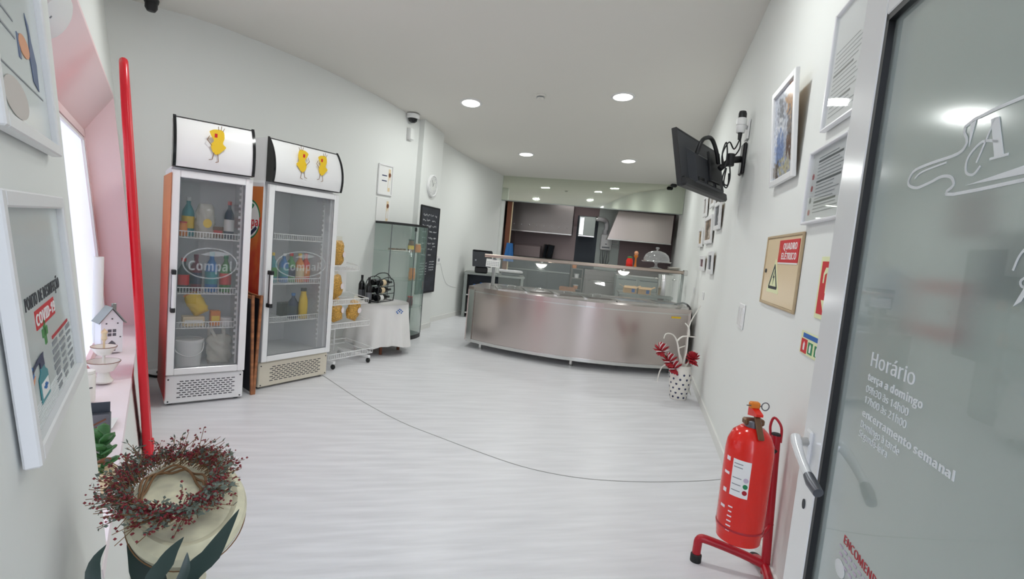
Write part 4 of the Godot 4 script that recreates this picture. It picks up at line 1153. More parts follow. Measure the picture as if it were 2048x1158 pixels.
func build_fridges():
	var im := Image.create(64, 256, false, Image.FORMAT_RGB8)
	var nz := FastNoiseLite.new(); nz.seed = 5; nz.frequency = 0.06
	for y in 256:
		for x in 64:
			var k = clampf(y / 255.0 * 1.5 - 0.25 + nz.get_noise_2d(x * 1.5, y * 0.5) * 0.35, 0, 1)
			im.set_pixel(x, y, rgb(214, 120, 50).lerp(rgb(176, 14, 24), k))
	M.juicefilm = std(Color.WHITE, 0.35)
	M.juicefilm.albedo_texture = ImageTexture.create_from_image(im)
	M.juicefilm.uv1_triplanar = true
	M.juicefilm.uv1_scale = Vector3(1.6, 0.56, 1.6)
	M.juicefilm.uv1_offset = Vector3(0, 0.5, 0)
	M.ventcream = std(rgb(222, 214, 196), 0.45)
	# the narrow one is turned a little towards the room, about its front corner by the window
	var f1 = at(LW, -0.172, 0, 1.085) * Transform3D(Basis(Vector3.UP, -0.36), Vector3.ZERO) * Transform3D(Basis.IDENTITY, Vector3(0.265, 0, 0))
	var f2 = at(LW, 0.900, 0, 1.145)
	fridge("drinks_fridge", "narrow white glass-door drinks fridge nearest the window, one bird on its header", f1, 0.53, 0.47, "whitegloss", [[-0.0, 0.31, false]], false)
	fridge("drinks_fridge", "wider white glass-door drinks fridge beside the wire rack, two birds on its header", f2, 0.72, 0.66, "ventcream", [[-0.09, 0.32, true], [0.11, 0.30, false]], true)
	var n1 = get_node("drinks_fridge"); var n2 = get_node("drinks_fridge_001")
	for y in [1.30, 0.87, 0.60]: wire_shelf(n1, 0.40, 0.30, y, -0.10)
	for y in [1.33, 0.93, 0.585]: wire_shelf(n2, 0.60, 0.46, y, -0.10)
	# goods in the narrow fridge
	var g1 = "goods in the narrow fridge"
	bottle("spray_bottle", "clear green-tinted bottle with yellow label on the top shelf, narrow fridge", "bottle", at(f1, -0.13, 1.285, -0.22), 0.042, 0.30, "teal", "white", "yellow", g1)
	var t = thing("salad_bag", "crumpled pale plastic bag on the top shelf of the narrow fridge", "bag", at(f1, -0.02, 1.285, -0.19), g1)
	pouch(t, "bag_film", 0.13, 0.26, 0.10, "bag", 0.6)
	part(t, "yellow_label", prism(PackedVector2Array(oval(0.03, 0.035, 16)), 0.002), "yellow", Vector3(0.01, 0.11, 0.055))
	bottle("jam_jar", "short amber jar at the left of the narrow fridge top shelf", "jar", at(f1, -0.17, 1.285, -0.14), 0.03, 0.11, "orange", "signred", "", g1, 0.8)
	carton("red_carton", "small red and brown carton on the top shelf of the narrow fridge", "carton", at(f1, 0.06, 1.285, -0.24), Vector3(0.11, 0.09, 0.08), "brown", "signred", g1)
	bottle("sauce_bottle", "dark sauce bottle with white shield label, top shelf of narrow fridge", "bottle", at(f1, 0.15, 1.285, -0.20), 0.036, 0.30, "darkblue", "signred", "paper", g1)
	bottle("red_drink_bottle", "red-capped dark bottle at left of the second shelf, narrow fridge", "bottle", at(f1, -0.15, 0.852, -0.2), 0.04, 0.26, "slate", "signred", "signred", g1)
	bottle("purple_drink_bottle", "dark purple bottle on the second shelf of the narrow fridge", "bottle", at(f1, -0.062, 0.852, -0.24), 0.042, 0.29, "purple", "purple", "darkblue", g1)
	bottle("blue_drink_bottle", "large blue bottle in the middle of the second shelf, narrow fridge", "bottle", at(f1, 0.04, 0.852, -0.2), 0.046, 0.32, "blue", "teal", "teal", g1)
	bottle("green_drink_bottle", "green bottle with red band on the second shelf, narrow fridge", "bottle", at(f1, 0.14, 0.852, -0.2), 0.042, 0.30, "green", "signgreen", "signred", g1)
	t = thing("pasta_bag", "golden yellow snack bag on the third shelf of the narrow fridge", "bag", at(f1, 0.02, 0.60, -0.22), g1)
	t.transform *= Transform3D(Basis(Vector3(0, 0, 1), 0.5), Vector3(-0.03, 0.07, 0))
	pouch(t, "bag_film", 0.12, 0.18, 0.09, "yellow", 0.4)
	part(t, "bag_seal", box(0.10, 0.014, 0.004, 0.001), "orange", Vector3(0, 0.183, 0))
	carton("pale_box", "pale long box at the left of the third shelf, narrow fridge", "box", at(f1, -0.075, 0.58, -0.20), Vector3(0.15, 0.075, 0.1), "cream", "paper", g1)
	carton("orange_box", "orange box at the middle of the third shelf, narrow fridge", "box", at(f1, 0.075, 0.58, -0.19), Vector3(0.07, 0.12, 0.07), "orange", "yellow", g1)
	t = thing("white_tub", "round white tub at the right of the third shelf, narrow fridge", "tub", at(f1, 0.155, 0.58, -0.18), g1)
	part(t, "body", lathe([[0, 0], [0.04, 0], [0.046, 0.06], [0.043, 0.06], [0.038, 0.005], [0, 0.005]], 18), "white")
	part(t, "lid", lathe([[0.048, 0.054], [0.048, 0.066], [0, 0.068]], 18), "whitegloss")
	t = thing("white_bucket", "white plastic bucket with lid on the floor of the narrow fridge", "bucket", at(f1, -0.10, 0.262, -0.19), g1)
	part(t, "bucket_body", lathe([[0, 0], [0.085, 0], [0.098, 0.19], [0.104, 0.19], [0.104, 0.20], [0.094, 0.2], [0.08, 0.006], [0, 0.006]], 28), "white")
	part(t, "lid", lathe([[0.107, 0.194], [0.107, 0.212], [0.10, 0.216], [0.095, 0.21], [0, 0.21]], 28), "whitegloss")
	part(t, "bail_handle", tube(smooth([Vector3(-0.106, 0.18, 0), Vector3(-0.08, 0.12, 0.075), Vector3(0, 0.09, 0.108), Vector3(0.08, 0.12, 0.075), Vector3(0.106, 0.18, 0)], 5), 0.005, 6), "white")
	t = thing("plastic_carrier", "white plastic carrier bag with open handles beside the bucket", "bag", at(f1, 0.115, 0.262, -0.20), g1)
	pouch(t, "bag_body", 0.18, 0.24, 0.16, "bag", 0.8)
	for s in [-1, 1]: part(t, "bag_handle", ribbon3(smooth([Vector3(-0.05 + s * 0.02, 0.22, s * 0.03), Vector3(-0.07, 0.31, s * 0.03), Vector3(-0.03, 0.345, s * 0.03), Vector3(0.02, 0.31, s * 0.03), Vector3(0.03, 0.22, s * 0.03)], 4), 0.022), "bag")
	# goods in the wider fridge
	var g2 = "goods in the wider fridge"
	var list = [["blue", "teal", "blue", -0.24, "blue bottle at the handle end of the second shelf, wider fridge"], ["teal", "yellow", "green", -0.13, "green and yellow bottle beside the blue one, wider fridge"], ["blue", "white", "teal", -0.03, "blue bottle with white cap in the middle, wider fridge"], ["green", "signred", "darkblue", 0.06, "green bottle with red cap in the middle, wider fridge"], ["orange", "yellow", "cream", 0.14, "amber bottle with yellow cap, wider fridge second shelf"], ["redgloss", "signred", "orange", 0.22, "red bottle at the hinge end of the second shelf, wider fridge"]]
	for i in list.size():
		var e = list[i]
		bottle("drink_bottle", e[4], "bottle", at(f2, e[3], 0.91, -0.2 - 0.02 * (i % 2)), 0.042, 0.27, e[0], e[1], e[2], g2)
	bottle("yellow_spray_bottle", "yellow bottle with black cap on the third shelf, wider fridge", "bottle", at(f2, 0.17, 0.565, -0.16), 0.04, 0.29, "yellow", "black", "yellow", g2, 0.6)
	bottle("dark_drink_bottle", "dark bottle behind the yellow one on the third shelf, wider fridge", "bottle", at(f2, 0.09, 0.565, -0.2), 0.045, 0.24, "darkblue", "blue", "slate", g2)
	carton("black_carton", "black carton under the yellow bottle in the wider fridge", "carton", at(f2, 0.15, 0.565, -0.34), Vector3(0.2, 0.13, 0.1), "black", "slate", g2)
	# folding chalk sign between the fridges
	t = thing("folding_sign", "folded black chalkboard sign with wooden edges between the two fridges", "sign", at(LW, 0.440, 0, 1.235) * Transform3D(Basis(Vector3.UP, -0.20), Vector3.ZERO))
	for s in [-1, 1]:
		var b = Basis(Vector3(0, 0, 1), -s * 0.032)
		var leg = part(t, "board_leaf", box(0.010, 0.80, 0.26, 0), "slateboard", Vector3(s * 0.021, 0.42, -0.15), b)
		part(leg, "frame_upright", box(0.022, 0.84, 0.025, 0.003), "wood", Vector3(0, 0.0, 0.14))
		part(leg, "frame_upright", box(0.022, 0.84, 0.025, 0.003), "wood", Vector3(0, 0.0, -0.14))
		part(leg, "frame_rail", box(0.022, 0.025, 0.26, 0.003), "wood", Vector3(0, 0.40, 0))

# a flat strip of width w along 3-D points, lying in their plane
func ribbon3(pts, w) -> ArrayMesh:
	var st = begin(false)
	for i in pts.size() - 1:
		var a = pts[i]; var b = pts[i + 1]
		var s = (b - a).normalized().cross(Vector3(0, 0, 1)) * w / 2
		quadv(st, a - s, b - s, b + s, a + s)
	return done(st)

# ------------------------------------------------------------------ the rest of the left side
func build_left_side():
	# wire snack rack
	var R = at(LW, 1.70, 0, 0.72)
	var t = thing("wire_snack_rack", "white wire snack rack on castors beside the wider fridge", "wire rack", R)
	for s in [-1, 1]:
		part(t, "upright", tube([Vector3(s * 0.13, 0.07, -0.16), Vector3(s * 0.13, 1.12, -0.16)], 0.012, 8), "whitegloss")
		var f = part(t, "foot_bar", box(0.03, 0.03, 0.52, 0.004), "whitegloss", Vector3(s * 0.24, 0.07, 0.04))
		for z in [-0.23, 0.24]:
			part(f, "castor", lathe([[0, -0.012], [0.022, -0.012], [0.026, -0.006], [0.026, 0.006], [0.022, 0.012], [0, 0.012]], 16), "rubber", Vector3(0, -0.044, z), Basis(Vector3(0, 0, 1), PI / 2))
	part(t, "top_loop", tube(smooth([Vector3(-0.13, 1.12, -0.16), Vector3(-0.1, 1.2, -0.16), Vector3(0.1, 1.2, -0.16), Vector3(0.13, 1.12, -0.16)], 4), 0.01, 6), "whitegloss")
	for e in [[1.02, 0.46, 0.22], [0.68, 0.56, 0.34], [0.44, 0.56, 0.38], [0.14, 0.60, 0.44]]:
		var bars = []
		var w = e[1]; var d = e[2]
		for i in 25: bars.append([Vector3(0.004, 0.004, d), Vector3(-w / 2 + w * i / 24, 0, d / 2)])
		for z in [0.0, d]:
			for yy in [0.0, 0.055]: bars.append([Vector3(w, 0.007, 0.007), Vector3(0, yy, z)])
		for x in [-w / 2, w / 2]:
			for yy in [0.0, 0.055]: bars.append([Vector3(0.007, 0.007, d), Vector3(x, yy, d / 2)])
		for i in 25: bars.append([Vector3(0.004, 0.055, 0.004), Vector3(-w / 2 + w * i / 24, 0.0275, d)])
		part(t, "wire_basket", boxes(bars), "whitegloss", Vector3(0, e[0], -0.16), Basis(Vector3.RIGHT, 0.08))
	part(t, "price_board", box(0.16, 0.36, 0.006, 0.002), "whitegloss", Vector3(0.16, 0.92, -0.15))
	var labels = ["golden snack bag standing alone on the top of the wire rack", "golden snack bag leaning on the second wire basket", "golden snack bag at the left of the third wire basket", "golden snack bag lying at the right of the third wire basket", "golden snack bag at the back of the third wire basket"]
	var spots = [[0.03, 1.05, -0.06, 0.3], [-0.02, 0.71, 0.02, 0.3], [-0.10, 0.47, 0.13, 0.3], [0.10, 0.47, 0.12, 0.1], [0.0, 0.47, -0.05, 0.3]]
	for i in 5:
		var e = spots[i]
		t = thing("snack_bag", labels[i], "snack bag", R * Transform3D(Basis(Vector3.UP, e[3]) * Basis(Vector3(0, 0, 1), [0.0, 0.25, 0.1, -0.35, 0.0][i]), Vector3(e[0], e[1], e[2])), "golden snack bags on the wire rack")
		var p = pouch(t, "bag_film", 0.17, [0.27, 0.25, 0.17, 0.22, 0.24][i], 0.10, "chips", 0.5)
		part(p, "paper_label", prism(PackedVector2Array(oval(0.028, 0.032, 16)), 0.002), "sill", Vector3(0.03, 0.12, 0.054))
		part(p, "bag_top", box(0.11, 0.05, 0.004, 0.001), "bag", Vector3(0, [0.29, 0.27, 0.19, 0.24, 0.26][i], 0))
	# round table with cloth
	var T0 = at(LW, 2.47, 0, 0.60)
	t = thing("round_side_table", "small round table on wooden legs under a white cloth", "table", T0)
	part(t, "table_top", cyl(0.33, 0.025, 32, 0.004), "wood", Vector3(0, 0.575, 0))
	for a in [0.6, 2.2, 3.75, 5.3]: part(t, "leg", lathe([[0, 0], [0.018, 0], [0.028, 0.575], [0, 0.575]], 12), "darkwood", Vector3(0.26 * cos(a), 0, 0.26 * sin(a)))
	var st = begin(false)
	var seg = 96; var rows = 8
	var g = []
	for i in rows + 1:
		var v = float(i) / rows
		var row = []
		for j in seg:
			var a = TAU * j / seg
			var fold = 0.022 * v * sin(a * 13.0 + 0.8 * sin(a * 3.0)) + 0.015 * v * sin(a * 5.0 + 1.0)
			var r = 0.345 + 0.05 * v + fold
			row.append(Vector3(r * cos(a), 0.606 - 0.50 * v + 0.02 * v * sin(a * 4.0), r * sin(a)))
		g.append(row)
	for i in rows:
		for j in seg:
			var l = (j + 1) % seg
			quadv(st, g[i][j], g[i][l], g[i + 1][l], g[i + 1][j])
	for j in seg:
		for v in [Vector3(0, 0.608, 0), g[0][(j + 1) % seg], g[0][j]]: st.add_vertex(v)
	t = thing("tablecloth", "white tablecloth with blue embroidery draped over the small round table", "tablecloth", T0)
	part(t, "cloth", done(st), "cloth")
	st = begin()
	for q in [[-0.03, 0], [-0.015, 0.012], [0.0, 0.0], [0.015, 0.012], [0.03, 0.0], [0.0, 0.02], [-0.02, -0.012], [0.02, -0.012]]:
		var pp := PackedVector2Array()
		for o in oval(0.011, 0.008, 10, q[0] * 1.4, q[1] * 1.4): pp.append(o)
		add_prism(st, pp, 0.002)
	var em = part(t, "embroidery", done(st), "signblue", Vector3(-0.05, 0.535, 0.372), Basis(Vector3.UP, -0.13))
	em.set_meta("label", "blue embroidered flower")
	# wine rack with bottles
	var WR = T0 * Transform3D(Basis(Vector3.UP, 0.25), Vector3(-0.02, 0.61, 0.0))
	t = thing("wine_rack", "black wire wine rack on the white tablecloth", "wine rack", WR)
	for z in [-0.09, 0.09]:
		part(t, "wire_frame", tube(smooth([Vector3(-0.17, 0.005, z), Vector3(-0.19, 0.12, z), Vector3(-0.15, 0.26, z), Vector3(0.0, 0.30, z), Vector3(0.15, 0.26, z), Vector3(0.19, 0.12, z), Vector3(0.17, 0.005, z)], 4), 0.006, 6), "black")
		for y in [0.01, 0.10, 0.19]: part(t, "cross_wire", tube([Vector3(-0.18, y, z), Vector3(0.18, y, z)], 0.005, 6), "black")
	part(t, "carry_loop", tube(smooth([Vector3(-0.02, 0.29, -0.08), Vector3(0.02, 0.34, -0.03), Vector3(0.10, 0.34, 0.03), Vector3(0.12, 0.27, 0.08)], 5), 0.006, 6), "black")
	for x in [-0.17, 0.17]: part(t, "side_wire", tube([Vector3(x, 0.01, -0.09), Vector3(x, 0.01, 0.09)], 0.005, 6), "black")
	var wl = ["lowest wine bottle lying at the front with a white label", "lowest wine bottle lying at the rear of the rack", "middle wine bottle with gold band lying at the front", "middle wine bottle lying at the rear of the rack", "topmost wine bottle with gold band lying at the front", "topmost wine bottle lying at the rear of the rack"]
	var prof = [[0, 0], [0.034, 0], [0.038, 0.006], [0.038, 0.19], [0.03, 0.215], [0.015, 0.24], [0.0135, 0.29], [0.015, 0.30], [0, 0.30]]
	var wine = lathe(prof, 20)
	for i in 6:
		var level = i / 2
		t = thing("wine_bottle", wl[i], "wine bottle", WR * Transform3D(Basis(Vector3(0, 0, 1), -PI / 2), Vector3(-0.16 + 0.02 * level, 0.053 + level * 0.09, 0.045 - 0.09 * (i % 2))), "wine bottles in the rack")
		part(t, "bottle", wine, "wine")
		part(t, "foil", lathe([[0.0142, 0.235], [0.0145, 0.26], [0.0155, 0.302], [0, 0.302]], 14), "black")
		part(t, "label_band", lathe([[0.0385, 0.05], [0.0388, 0.055], [0.0388, 0.12], [0.0385, 0.125]], 20), "paper" if i == 0 else "cream" if i % 2 == 0 else "gunmetal")
	for i in 2:
		t = thing("standing_wine_bottle", ["dark wine bottle standing at the rack end towards the fridge", "dark wine bottle standing behind the middle of the rack"][i], "wine bottle", T0 * Transform3D(Basis.IDENTITY, Vector3(-0.26 + 0.13 * i, 0.61, [0.06, -0.2][i])), "standing wine bottles")
		part(t, "bottle", wine, "wine")
		part(t, "foil", lathe([[0.0142, 0.235], [0.0145, 0.26], [0.0155, 0.302], [0, 0.302]], 14), "black")
		part(t, "label_band", lathe([[0.0385, 0.04], [0.0388, 0.045], [0.0388, 0.12], [0.0385, 0.125]], 20), "gunmetal")
	# glass cabinet
	var GC = at(LW, 3.225, 0, 0.02)
	t = thing("glass_cabinet", "tall glass display cabinet with black top beside the chalkboard", "display cabinet", GC)
	var plan := PackedVector2Array()
	for i in 13:
		var x = -0.36 + 0.72 * i / 12.0
		plan.append(Vector2(x, 0.30 + 0.10 * (1.0 - pow(x / 0.36, 2))))
	plan.append(Vector2(0.36, 0.0)); plan.append(Vector2(-0.36, 0.0))
	var fl := PackedVector2Array()
	for p in plan: fl.append(Vector2(p.x, -p.y))
	for e in [["base_board", 0.0, 0.06, "black"], ["top_board", 1.57, 0.03, "black"], ["glass_shelf", 0.45, 0.008, "cabinetglass"], ["glass_shelf", 0.83, 0.008, "cabinetglass"], ["glass_shelf", 1.21, 0.008, "cabinetglass"]]:
		part(t, e[0], prism(fl, e[2]), e[3], Vector3(0, e[1], 0), Basis(Vector3.RIGHT, -PI / 2))
	st = begin(false)
	for i in 12:
		var a = plan[i]; var b = plan[i + 1]
		quadv(st, Vector3(a.x, 0.06, a.y), Vector3(b.x, 0.06, b.y), Vector3(b.x, 1.57, b.y), Vector3(a.x, 1.57, a.y))
	part(t, "front_glass", done(st), "cabinetglass")
	for s in [-1, 1]: part(t, "side_glass", box(0.006, 1.51, 0.30, 0), "cabinetglass", Vector3(s * 0.357, 0.815, 0.15))
	for q in [[-0.357, 0.30], [0.357, 0.30], [0.0, 0.40]]: part(t, "edge_strip", box(0.008, 1.51, 0.008, 0), "gunmetal", Vector3(q[0], 0.815, q[1]))
	part(t, "door_clip", box(0.03, 0.05, 0.02, 0.003), "black", Vector3(0.0, 1.53, 0.40))
	var gj = "goods in the glass cabinet"
	var jar_spots = [["jam_jar", "dark-lidded yellow labelled jar on the top cabinet shelf", 0.10, 1.22, 0.042, 0.17, "brown", "black", "yellow"], ["jam_jar", "amber honey jar at the right of the top cabinet shelf", 0.24, 1.22, 0.048, 0.12, "orange", "cream", ""], ["jam_jar", "orange preserve jar on the middle cabinet shelf", 0.16, 0.84, 0.046, 0.15, "orange", "orange", ""], ["jam_jar", "dark red jar on the low cabinet shelf", 0.16, 0.46, 0.042, 0.13, "purple", "signred", ""]]
	for e in jar_spots:
		t = bottle(e[0], e[1], "jar", GC * Transform3D(Basis.IDENTITY, Vector3(e[2], e[3], 0.24)), e[4], e[5], e[6], e[7], e[8], gj, 0.82)
	t = thing("snack_tray", "flat tray of brown biscuits on the top cabinet shelf", "tray", GC * Transform3D(Basis.IDENTITY, Vector3(-0.14, 1.22, 0.22)), gj)
	part(t, "tray_base", box(0.34, 0.012, 0.16, 0.003), "ceramic", Vector3(0, 0.008, 0))
	for i in 7: part(t, "biscuit", lathe([[0, 0], [0.026, 0], [0.03, 0.01], [0.022, 0.022], [0, 0.024]], 12), "brown", Vector3(-0.14 + 0.046 * i, 0.014, 0.02 * sin(i * 2.0)))
	# papers on the wall
	for i in 2:
		t = thing("framed_notice", ["upper white framed notice on the fridge wall beside the pillar", "lower white notice sheet on the fridge wall beside the pillar"][i], "notice", at(LW, 3.0, [2.16, 1.745][i], 0.0))
		part(t, "sheet", box(0.255, 0.39 if i == 0 else 0.34, 0.008, 0.001), "paper", Vector3(0, 0, 0.006))
		if i == 0: part(t, "frame", ribbon([Vector2(-0.127, -0.195), Vector2(0.127, -0.195), Vector2(0.127, 0.195), Vector2(-0.127, 0.195)], 0.018, 0.02, true), "white")
		part(t, "orange_stripe", box(0.04, 0.30 - 0.03 * i, 0.001, 0), "cream", Vector3(0.07, 0, 0.0105))
		part(t, "bottle_print", prism(PackedVector2Array([Vector2(-0.015, -0.07), Vector2(0.015, -0.07), Vector2(0.015, 0.02), Vector2(0.006, 0.04), Vector2(0.006, 0.06), Vector2(-0.006, 0.06), Vector2(-0.006, 0.04), Vector2(-0.015, 0.02)]), 0.001), "paper", Vector3(0.07, -0.03, 0.0115))
		part(t, "head_print", prism(PackedVector2Array(oval(0.022, 0.03, 16)), 0.001), "brown", Vector3(0.075, 0.07, 0.0115))
		if i == 0:
			for k in 2: part(t, "dark_stripe", box(0.09, 0.014, 0.001, 0), "darkblue", Vector3(-0.02, 0.055 - k * 0.07, 0.0105))
	# clock and chalkboard on the pillar
	t = thing("wall_clock", "round white wall clock on the pillar above the chalkboard", "clock", at(CW, 0.39, 2.22, 0.0))
	var up = Basis(Vector3.RIGHT, PI / 2)
	part(t, "case", lathe([[0, 0], [0.165, 0], [0.17, 0.01], [0.165, 0.035], [0.15, 0.04], [0.145, 0.028], [0, 0.026]], 40), "white", Vector3.ZERO, up)
	part(t, "dial", lathe([[0, 0.027], [0.143, 0.027]], 40), "paper", Vector3.ZERO, up)
	for i in 12: part(t, "hour_mark", box(0.004, 0.02, 0.001, 0), "greyink", Vector3(0.12 * sin(TAU * i / 12), 0.12 * cos(TAU * i / 12), 0.028), Basis(Vector3(0, 0, 1), -TAU * i / 12))
	part(t, "hour_hand", box(0.008, 0.07, 0.001, 0), "ink", Vector3(0.01, 0.02, 0.029), Basis(Vector3(0, 0, 1), -0.5))
	part(t, "minute_hand", box(0.005, 0.10, 0.001, 0), "ink", Vector3(-0.02, 0.04, 0.030), Basis(Vector3(0, 0, 1), 0.4))
	part(t, "glass", lathe([[0, 0.036], [0.10, 0.036], [0.148, 0.032]], 40), "pane", Vector3.ZERO, up)
	t = thing("menu_chalkboard", "tall black menu chalkboard with handwritten lines on the pillar", "chalkboard", at(CW, 0.41, 1.245, 0.0))
	part(t, "board", box(0.66, 1.31, 0.018, 0.003), "slateboard", Vector3(0, 0, 0.012))
	part(t, "frame", ribbon([Vector2(-0.33, -0.655), Vector2(0.33, -0.655), Vector2(0.33, 0.655), Vector2(-0.33, 0.655)], 0.02, 0.026, true), "black")
	# handwriting too small to read: each written word is a run of chalk strokes
	var rng := RandomNumberGenerator.new()
	rng.seed = 17
	var written = [[0.53, 0.045, [[-0.26, -0.02], [0.0, 0.12], [0.17, 0.24]]], [0.45, 0.04, [[-0.27, -0.16], [-0.13, 0.0], [0.07, 0.2]]], [0.365, 0.045, [[-0.27, -0.16], [-0.13, 0.06], [0.09, 0.24]]], [0.28, 0.028, [[-0.27, -0.12], [-0.02, 0.1], [0.13, 0.26]]], [0.185, 0.032, [[-0.27, -0.14], [-0.03, 0.13], [0.16, 0.26]]], [0.10, 0.03, [[-0.27, -0.16], [-0.04, 0.08], [0.12, 0.22]]], [0.06, 0.02, [[0.16, 0.25]]], [0.015, 0.028, [[-0.27, -0.14], [-0.02, 0.06], [0.09, 0.14]]], [-0.07, 0.028, [[-0.26, -0.10], [0.0, 0.1]]]]
	for k in 5: written.append([-0.20 - k * 0.042, 0.018, [[-0.27, -0.12], [-0.09, -0.02]]])
	for k in 4: written.append([-0.18 - k * 0.042, 0.018, [[0.07, 0.25]]])
	for r in written:
		var ln = begin()
		for wd in r[2]:
			var pts = []
			var x = wd[0]
			while x < wd[1]:
				pts.append(Vector2(x, r[0] + rng.randf_range(-0.5, 0.5) * r[1] * (1.5 if rng.randf() < 0.15 else 0.8)))
				x += r[1] * rng.randf_range(0.16, 0.34)
			if pts.size() > 2: add_ribbon(ln, pts, 0.0045, 0.001)
		part(t, "chalk_line", done(ln), "chalk", Vector3(0, 0, 0.0212))
	t = thing("wall_socket", "white socket beside the chalkboard on the rear wall", "socket", at(BW, 0.42, 1.07, 0.0))
	part(t, "plate", box(0.13, 0.14, 0.01, 0.003), "white", Vector3(0, 0, 0.005))
	part(t, "socket_well", prism(PackedVector2Array(oval(0.03, 0.03, 18)), 0.002), "greyink", Vector3(0, 0, 0.010))
	part(t, "thin_cable", tube(smooth([Vector3(0.08, -0.05, 0.006), Vector3(0.25, -0.3, 0.006), Vector3(0.45, -0.45, 0.006), Vector3(0.85, -0.52, 0.006)], 4), 0.004, 5), "white")

# ------------------------------------------------------------------ right wall
func picture(label, s, y, w, h, fw, m, tilt = 0.05, called = "framed_picture", group = ""):
	var t = thing(called, label, "picture", at(RW, s, y, 0.012), group)
	t.transform *= Transform3D(Basis(Vector3.RIGHT, tilt), Vector3(0, 0, 0.5 * h * sin(tilt)))
	part(t, "picture_frame", frame_mesh(w, h, fw, 0.022), "white")
	var q := QuadMesh.new()
	q.size = Vector2(w - 2 * fw + 0.004, h - 2 * fw + 0.004)
	part(t, "print", q, m, Vector3(0, 0, 0.008))
	part(t, "backing", box(w - fw, h - fw, 0.006, 0), "card", Vector3(0, 0, 0.003))
	return t

func frame_mesh(w, h, fw, d) -> ArrayMesh:
	return boxes([[Vector3(fw, h, d), Vector3(-w / 2 + fw / 2, 0, d / 2)], [Vector3(fw, h, d), Vector3(w / 2 - fw / 2, 0, d / 2)], [Vector3(w - 2 * fw, fw, d), Vector3(0, h / 2 - fw / 2, d / 2)], [Vector3(w - 2 * fw, fw, d), Vector3(0, -h / 2 + fw / 2, d / 2)]], 0.003)

